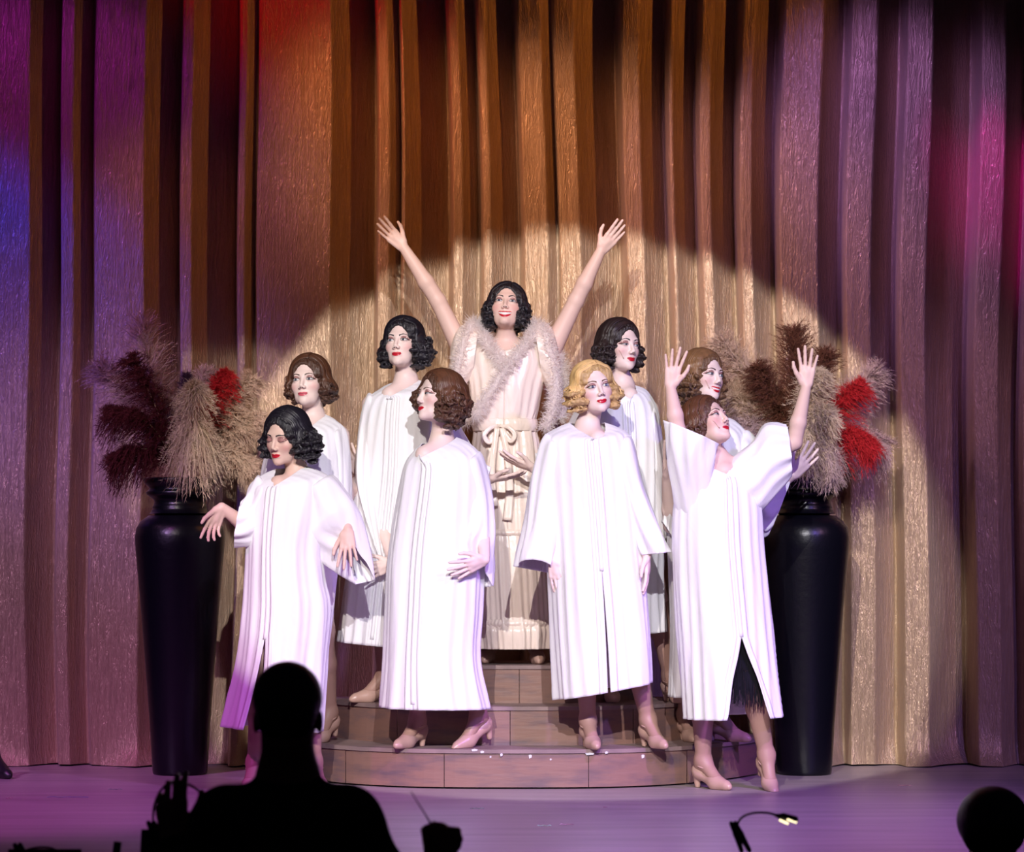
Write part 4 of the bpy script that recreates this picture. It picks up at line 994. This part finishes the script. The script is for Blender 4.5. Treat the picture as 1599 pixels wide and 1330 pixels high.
def gown():
    root, h = person(WF); d = WF['d']
    st = [(752, 532, 828, 532, .075, .02), (736, 530, 846, 530, .10, .01), (722, 556, 860, 556, .118), (732, 600, 848, 600, .13), (738, 640, 840, 640, .125), (741, 664, 836, 664, .120), (738, 700, 842, 700, .13), (736, 760, 848, 760, .14), (740, 834, 850, 834, .15)]
    P, Q = loft([(a, b_, c, e, d + (x[1] if len(x) > 1 else 0), x[0]) for (a, b_, c, e, *x) in st], 144, 80, (.004, .009), 31, (8, 14, 22), 92, (W(790, 572, d - .12), 60, .24), drift=4)
    g = mk('gown', P.reshape(-1, 3), Q, 'satin', root, solid=.003); g['label'] = 'cream satin wrap gown'
    st = [(738, 832, 852, 832, .155), (740, 850, 854, 850, .165), (742, 910, 858, 910, .175), (744, 968, 862, 968, .18), (742, 985, 864, 985, .195), (744, 1012, 862, 1012, .185)]
    P, Q = loft([(a, b_, c, e, d, x) for (a, b_, c, e, x) in st], 200, 50, (.006, .016), 33, (14, 19, 26), 92)
    mk('gathered_flounce', P.reshape(-1, 3), Q, 'satin', g, solid=.003)
    for y, hh in ((832, 5), (972, 6)):
        st = [(738 + (y > 900)*5, y - hh, 853 + (y > 900)*9, y - hh, .162), (736 + (y > 900)*5, y, 855 + (y > 900)*9, y, .172), (738 + (y > 900)*5, y + hh, 853 + (y > 900)*9, y + hh, .162)]
        P, Q = loft([(a, b_, c, e, d, x + (y > 900)*.02) for (a, b_, c, e, x) in st], 240, 7, (.006, .006), 35, (31, 44), 92); mk('ruffle', P.reshape(-1, 3), Q, 'satin', g)
    st = [(739, 655, 838, 655, .128), (737, 664, 840, 664, .134), (739, 674, 838, 674, .128)]
    P, Q = loft([(a, b_, c, e, d, x) for (a, b_, c, e, x) in st], 96, 9, (.001, .001), 37, (5, 9), 92); be = mk('sash', P.reshape(-1, 3), Q, 'satin', g, solid=.003)
    def strip(name, pts, w0, w1, par):
        S = spline([W(x, y, d + q) for x, y, q in pts], 24); tg = np.gradient(S, axis=0); sd = np.cross(tg, [0, -1.0, 0]); sd /= np.linalg.norm(sd, axis=1)[:, None]
        w = np.linspace(w0, w1, 24); tt = np.linspace(-1, 1, 6)
        V = [S[i] + sd[i]*w[i]*t_ + np.array([0, -.004*(1 - t_*t_) - .002*math.sin(t_*5 + i*.3), 0]) for i in range(24) for t_ in tt]
        F = [(i*6+j, i*6+j+1, (i+1)*6+j+1, (i+1)*6+j) for i in range(23) for j in range(5)]
        mk(name, V, F, 'satin', par, solid=.003)
    strip('bow_loop', [(778, 665, -.14), (766, 668, -.155), (756, 680, -.16), (765, 690, -.155), (779, 671, -.145)], .008, .014, be)
    strip('bow_loop', [(780, 665, -.14), (794, 667, -.155), (804, 678, -.16), (797, 688, -.155), (784, 671, -.145)], .008, .014, be)
    strip('sash_tail', [(776, 668, -.155), (770, 710, -.165), (768, 750, -.165), (772, 790, -.17)], .012, .020, be)
    strip('sash_tail', [(783, 668, -.155), (792, 710, -.165), (796, 760, -.165), (792, 812, -.17)], .012, .022, be)
    # short cape sleeves, open under the raised arms
    for sl, sd in (([(748, 512, 738, 590, .11, .0), (728, 506, 716, 616, .105, -.01), (712, 520, 704, 610, .09, -.01), (704, 545, 702, 596, .07, .0)], 0),
                   ([(834, 512, 846, 590, .11, .0), (852, 506, 862, 620, .105, -.01), (866, 524, 876, 625, .09, -.01), (872, 552, 880, 620, .07, .0)], 1)):
        P, Q = loft([(a, b_, c, e, d + q, x) for (a, b_, c, e, x, q) in sl], 64, 30, (.004, .010), 41 + sd, (4, 7, 11), 250)
        mk('cape_sleeve', P.reshape(-1, 3), Q, 'satin', g, solid=.003)
    fur(g, [(748, 512, d - .04), (757, 530, d - .10), (775, 556, d - .14), (790, 574, d - .15)], .022, 2600, 1)
    fur(g, [(836, 512, d - .04), (826, 532, d - .10), (806, 556, d - .14), (784, 585, d - .155), (758, 624, d - .155), (742, 650, d - .13)], .024, 4200, 2)
    fur(g, [(752, 508, d), (736, 508, d - .06), (722, 545, d - .11), (712, 590, d - .11), (716, 630, d - .08), (730, 660, d - .03)], .024, 4200, 3)
    fur(g, [(830, 508, d), (846, 512, d - .06), (858, 545, d - .11), (868, 590, d - .10), (866, 630, d - .09), (852, 668, d - .06)], .024, 4200, 4)
    fur(g, [(868, 548, d + .02), (880, 580, d + .02), (884, 620, d), (874, 655, d - .02)], .022, 2600, 5)
gown()

# ------------------------------------------------------------------ orchestra pit and loose things
PIT = -0.95
def fist(w, c):
    w = np.asarray(w, float); c = np.asarray(c, float)
    p = [cone(w, c, .026, .034, .03), ell(c, (.038, .033, .047), None, .02)]
    for i in range(4):
        z = .024 - .018*i; r = .0115 - .0008*i
        k = c + (.016, -.028, z + .004); m_ = c + (.043 + .006*math.sin(i*1.4), -.004, z); t = c + (.022, .030, z - .004)
        p += [cone(k, m_, r*1.08, r, .006), cone(m_, t, r, r*.9, .005)]
    p += [cone(c + (-.020, -.012, -.01), c + (-.034, .006, .026), .014, .012, .01), cone(c + (-.034, .006, .026), c + (-.012, .028, .040), .011, .009, .006)]
    return p
def dark_person(label, d, head, yaw, shirt, legs, arms, hands=(), hs=1.05, hairr=(.080, .098, .084), hairk='black', pitch=0, tall=None):
    P = lambda q: W(q[0], q[1], d + q[2])
    h = Head(W(*head, d), frame(yaw, pitch, 0), hs)
    nb = P(shirt['neck'])
    body = list(h.p) + [cone(h.w((0, -.03, -.05)), nb, .062, .066, .02)]
    S = [P(q) for q in shirt['sh']]; hip = P(shirt['hip']); hip[2] = shirt['hipz']
    ch = (S[0] + S[1])/2 + np.array([0, 0, -.14])
    core = [cone(nb + (0, 0, -.05), (S[0]+S[1])/2 + (0, 0, -.04), .07, .10, .06), cone(S[0], S[1], .075, .075, .05), ell(ch, (.17, .11, .18), None, .06), cone(ch, hip, .13, .14, .06)]
    cl = [(p[0], p[1], p[2] if p[0] == 'c' else p[2]*1.06, (p[3] + .012) if p[0] == 'c' else p[3], (p[4] + .012) if p[0] == 'c' else None, p[5], p[6]) for p in core]
    body += core
    for i, a in enumerate(arms):
        e, w = P(a[0]), P(a[1])
        body += [cone(S[i], e, .05, .042, .03), cone(e, w, .042, .028, .02)]
        cl += [cone(S[i], e, .072, .060, .05), cone(e, e*.25 + w*.75, .060, .048, .03)]
        if hands and hands[i] == 'fist': body += fist(w, w + np.array([.006, 0, .062]))
        elif hands and hands[i]: body += hand(w, P(hands[i][0]), np.array([hands[i][1][0], hands[i][1][2], -hands[i][1][1]], float), sc=1.12, **hands[i][2])
    tr = []
    for kn, an in legs:
        tr += [cone(hip + (np.sign(kn[0] - hip[0])*.07, 0, 0), kn, .095, .075, .05), cone(kn, an, .075, .055, .04)]
        body += [cone(hip, kn, .07, .05, .03), cone(kn, an, .05, .04, .03), cone(an, np.array(an) + (0, .14, -.05), .04, .03, .02)]
    V, F = sdf_mesh(body, .006)
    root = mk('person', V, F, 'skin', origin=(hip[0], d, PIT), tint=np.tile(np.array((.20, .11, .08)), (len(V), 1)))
    tag(root, label, 'person')
    V, F = sdf_mesh(cl, .009); mk('black_shirt', V, F, 'cloth_black', root)
    V, F = sdf_mesh(tr, .010); V[:, 2] = np.maximum(V[:, 2], PIT + .03); mk('trousers', V, F, 'cloth_black', root)
    E = lambda c, r, k=.015, op=1: ell(h.w(c), np.array(r)*hs, h.R, k, op)
    hp = [E((0, -.022, .042), hairr), E((0, -.062, -.005), (hairr[0]*.82, .045, .055)), E((0, .112, -.03), (.07, .085, .11), .01, -1)]
    rg = np.random.default_rng(8)
    V, F = sdf_mesh(hp, .005); mk('hair', V, F, 'hair_' + hairk, root)
    b = MB()
    for i in (0, 1):
        an = np.array(legs[i][1]); b2 = [cone(an + (0, -.04, -.03), an + (0, .17, -.045), .045, .036, .02)]
        V, F = sdf_mesh(b2, .006); V[:, 2] = np.maximum(V[:, 2], PIT + .001); mk('shoe', V, F, 'black_metal', root)
    return root
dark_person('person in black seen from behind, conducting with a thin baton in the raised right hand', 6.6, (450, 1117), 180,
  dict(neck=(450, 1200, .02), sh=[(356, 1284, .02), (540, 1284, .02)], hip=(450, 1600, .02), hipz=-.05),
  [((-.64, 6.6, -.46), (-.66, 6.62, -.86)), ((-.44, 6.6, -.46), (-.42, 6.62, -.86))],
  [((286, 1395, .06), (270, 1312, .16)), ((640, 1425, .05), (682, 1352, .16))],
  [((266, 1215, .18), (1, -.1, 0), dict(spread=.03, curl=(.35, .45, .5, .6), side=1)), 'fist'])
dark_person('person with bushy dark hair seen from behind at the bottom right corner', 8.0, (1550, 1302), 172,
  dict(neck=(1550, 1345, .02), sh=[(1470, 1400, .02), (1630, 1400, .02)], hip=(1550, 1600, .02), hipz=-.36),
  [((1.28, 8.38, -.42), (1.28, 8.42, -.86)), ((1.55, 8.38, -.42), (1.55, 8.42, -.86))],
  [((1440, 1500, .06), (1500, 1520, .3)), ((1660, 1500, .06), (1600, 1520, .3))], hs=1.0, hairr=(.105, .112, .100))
b = MB(); X_ = W(1550, 1300, 8.0)[0]
b.lathe((X_, 8.02), [(.16, -.55), (.18, -.545), (.18, -.51), (.17, -.495), (.0, -.493)], 32)
o = b.build('stool', 'black_metal', origin=(X_, 8.02, PIT)); tag(o, 'round black stool under the bushy-haired person in the pit', 'stool')
for a in (0, 1, 2, 3):
    t = PI/4 + a*PI/2; b = MB(); b.tube([(X_ + .12*math.cos(t), 8.02 + .12*math.sin(t), -.54), (X_ + .19*math.cos(t), 8.02 + .19*math.sin(t), PIT)], .014); b.build('leg', 'black_metal', o)
b = MB(); A_, B_ = W(690, 1313, 6.78), W(642, 1236, 6.62); b.tube([A_, A_*.5 + B_*.5, B_], [.0028, .002, .0012], 8)
o = b.build('baton', 'baton', origin=tuple(A_)); tag(o, 'thin pale conducting baton held in the raised right fist', 'baton')
V, F = sdf_mesh([ell(A_, (.010, .010, .017), None, .004)], .003); mk('grip', V, F, 'cork', o)
def music_stand(label, px, top, d, w):
    X, Y, Z = W(px, top, d); e = bpy.data.objects.new('music_stand', None); COL.objects.link(e); e.location = (X, Y, PIT); e['_o'] = [float(X), float(Y), PIT]
    tag(e, label, 'music stand')
    b = MB(); n = .10
    V = [(X - w, Y + n, Z), (X + w, Y + n, Z), (X + w, Y, Z - .30), (X - w, Y, Z - .30)]; V += [(x, y + .012, z) for x, y, z in V]
    b.add(V, [(0, 1, 2, 3), (7, 6, 5, 4), (0, 4, 5, 1), (1, 5, 6, 2), (2, 6, 7, 3), (3, 7, 4, 0)]); b.build('desk', 'black_metal', e, smooth=False)
    b = MB(); b.box((X - w, Y - .06, Z - .305), (X + w, Y + .012, Z - .295)); b.build('lip', 'black_metal', e, smooth=False)
    b = MB(); b.tube([(X, Y + .06, Z - .18), (X, Y + .06, PIT + .12)], .012); b.build('pole', 'black_metal', e)
    for k in range(3):
        t = 2*PI*k/3 + .5; b = MB(); b.tube([(X, Y + .06, PIT + .15), (X + .26*math.cos(t), Y + .06 + .26*math.sin(t), PIT + .008)], .008); b.build('leg', 'black_metal', e)
music_stand('black music stand in front of the conductor, corner showing left of the black shirt', 300, 1301, 7.05, .145)
music_stand('black music stand carrying the lit clip lamp at bottom right', 1215, 1352, 7.5, .125)
music_stand('black music stand below the small wire arc at bottom left', 60, 1332, 7.4, .10)
def stand_lamp(label, d, clip, neck, headp, lit):
    c = W(*clip, d); e = bpy.data.objects.new('clip_lamp', None); COL.objects.link(e); e.location = tuple(c); e['_o'] = [float(q) for q in c]
    tag(e, label, 'clip lamp')
    b = MB(); b.tube(spline([W(x, y, d) for x, y in neck], 28), .0032, 8); b.build('gooseneck', 'black_metal', e)
    for k in (0, 1):
        a = c + np.array([.012*k - .006, .012*k - .004, .0]); q = [a + np.array([-.012, 0, .030]), a + np.array([.002, 0, 0]), a + np.array([.016 + .010*k, 0, -.045])]
        V, F = sdf_mesh([cone(q[0], q[1], .0065, .009, .004), cone(q[1], q[2], .009, .007, .004)], .003); mk('clip_jaw', V, F, 'black_metal', e)
    if headp:
        (x0, y0), (x1, y1) = headp; a, q = W(x0, y0, d), W(x1, y1, d - .01)
        V, F = sdf_mesh([cone(a, a*.6 + q*.4, .005, .010, .004), cone(a*.6 + q*.4, q, .011, .010, .004)], .0025); hd = mk('lamp_head', V, F, 'black_metal', e)
        if lit:
            for (xa, ya, xb, yb) in ((1217, 1280, 1231, 1286), (1229, 1279, 1244, 1284)):
                b = MB(); b.tube([W(xa, ya, d - .016), W(xb, yb, d - .016)], .0032, 6); b.build('led_bar', 'led', hd)
stand_lamp('black clip lamp with two glowing bars on a gooseneck at bottom right', 7.5, (1152, 1302), [(1154, 1302), (1152, 1287), (1160, 1275), (1178, 1269), (1198, 1269), (1214, 1273)], ((1212, 1273), (1241, 1279)), True)
stand_lamp('unlit black clip lamp looping beside the conductor left hand', 7.1, (243, 1302), [(243, 1300), (239, 1278), (243, 1250), (256, 1228), (276, 1219), (298, 1226), (316, 1239)], ((314, 1237), (334, 1252)), False)
stand_lamp('unlit black clip lamp, only its wire arc showing at bottom left', 7.4, (34, 1336), [(34, 1334), (42, 1327), (60, 1323), (80, 1324), (92, 1330), (99, 1327), (101, 1333)], None, False)
b = MB(); b.tube([W(184, 1314, 7.2), W(180, 1345, 7.2), W(172, 1420, 7.22), np.r_[W(172, 1420, 7.22)[:2], PIT]], [.011, .011, .010, .010], 8)
o = b.build('microphone_stand', 'black_metal'); tag(o, 'thin black pole ending at the lower left edge of the picture', 'stand')
A_ = W(-14, 900, 13.12); A_[2] = .125
_, fp_, sp_, st_ = foot(A_, 40, 0.0, 0)
V, F = sdf_mesh(sp_ + fp_, .004); V[:, 2] = np.maximum(V[:, 2], .001); o = mk('black_shoe', V, F, 'black_metal'); tag(o, 'black shoe cut off at the left edge of the stage floor', 'shoe')
m_tin = [mat('blue_tinsel', (.15, .22, .75), .2, metal=.7), mat('mint_tinsel', (.35, .75, .62), .2, metal=.7), mat('pink_tinsel', (.75, .25, .6), .2, metal=.7)]
for px, py, w, k, lb in ((106, 1245, 64, 0, 'long blue tinsel strand on the floor at far left'), (180, 1233, 22, 1, 'mint tinsel scrap on the floor below the left vase'), (187, 1200, 8, 1, 'tiny mint tinsel scrap at the curtain foot on the left'),
                         (745, 1263, 22, 1, 'mint tinsel scrap on the floor right of the baton'), (850, 1290, 22, 1, 'mint tinsel scrap, left of the pair low in the middle'), (885, 1288, 22, 2, 'pink tinsel scrap, right of the pair low in the middle'),
                         (945, 1261, 6, 2, 'tiny dark pink tinsel scrap below the step front'), (1412, 1227, 22, 2, 'pink tinsel scrap on the floor right of the right vase'), (14, 1247, 10, 2, 'tiny pink tinsel scrap at the left edge')):
    d = CH*FPX/(py - HZ); a, c = W(px - w/2, py, d), W(px + w/2, py, d); K = 9
    V = []
    for i in range(K):
        t = i/(K-1); p = a*(1-t) + c*t; p[2] = .0015 + .0012*(1 + math.sin(i*2.1)); p[1] += .012*math.sin(i*1.7 + px)
        V += [p + (0, -.004, 0), p + (0, .004, .001)]
    o = mk('tinsel_scrap', V, [(2*i, 2*i+2, 2*i+3, 2*i+1) for i in range(K-1)], m_tin[k], smooth=False, solid=.0006); tag(o, lb, 'tinsel', 'tinsel scraps on the stage')

for o in bpy.data.objects:
    if '_o' in o: del o['_o']
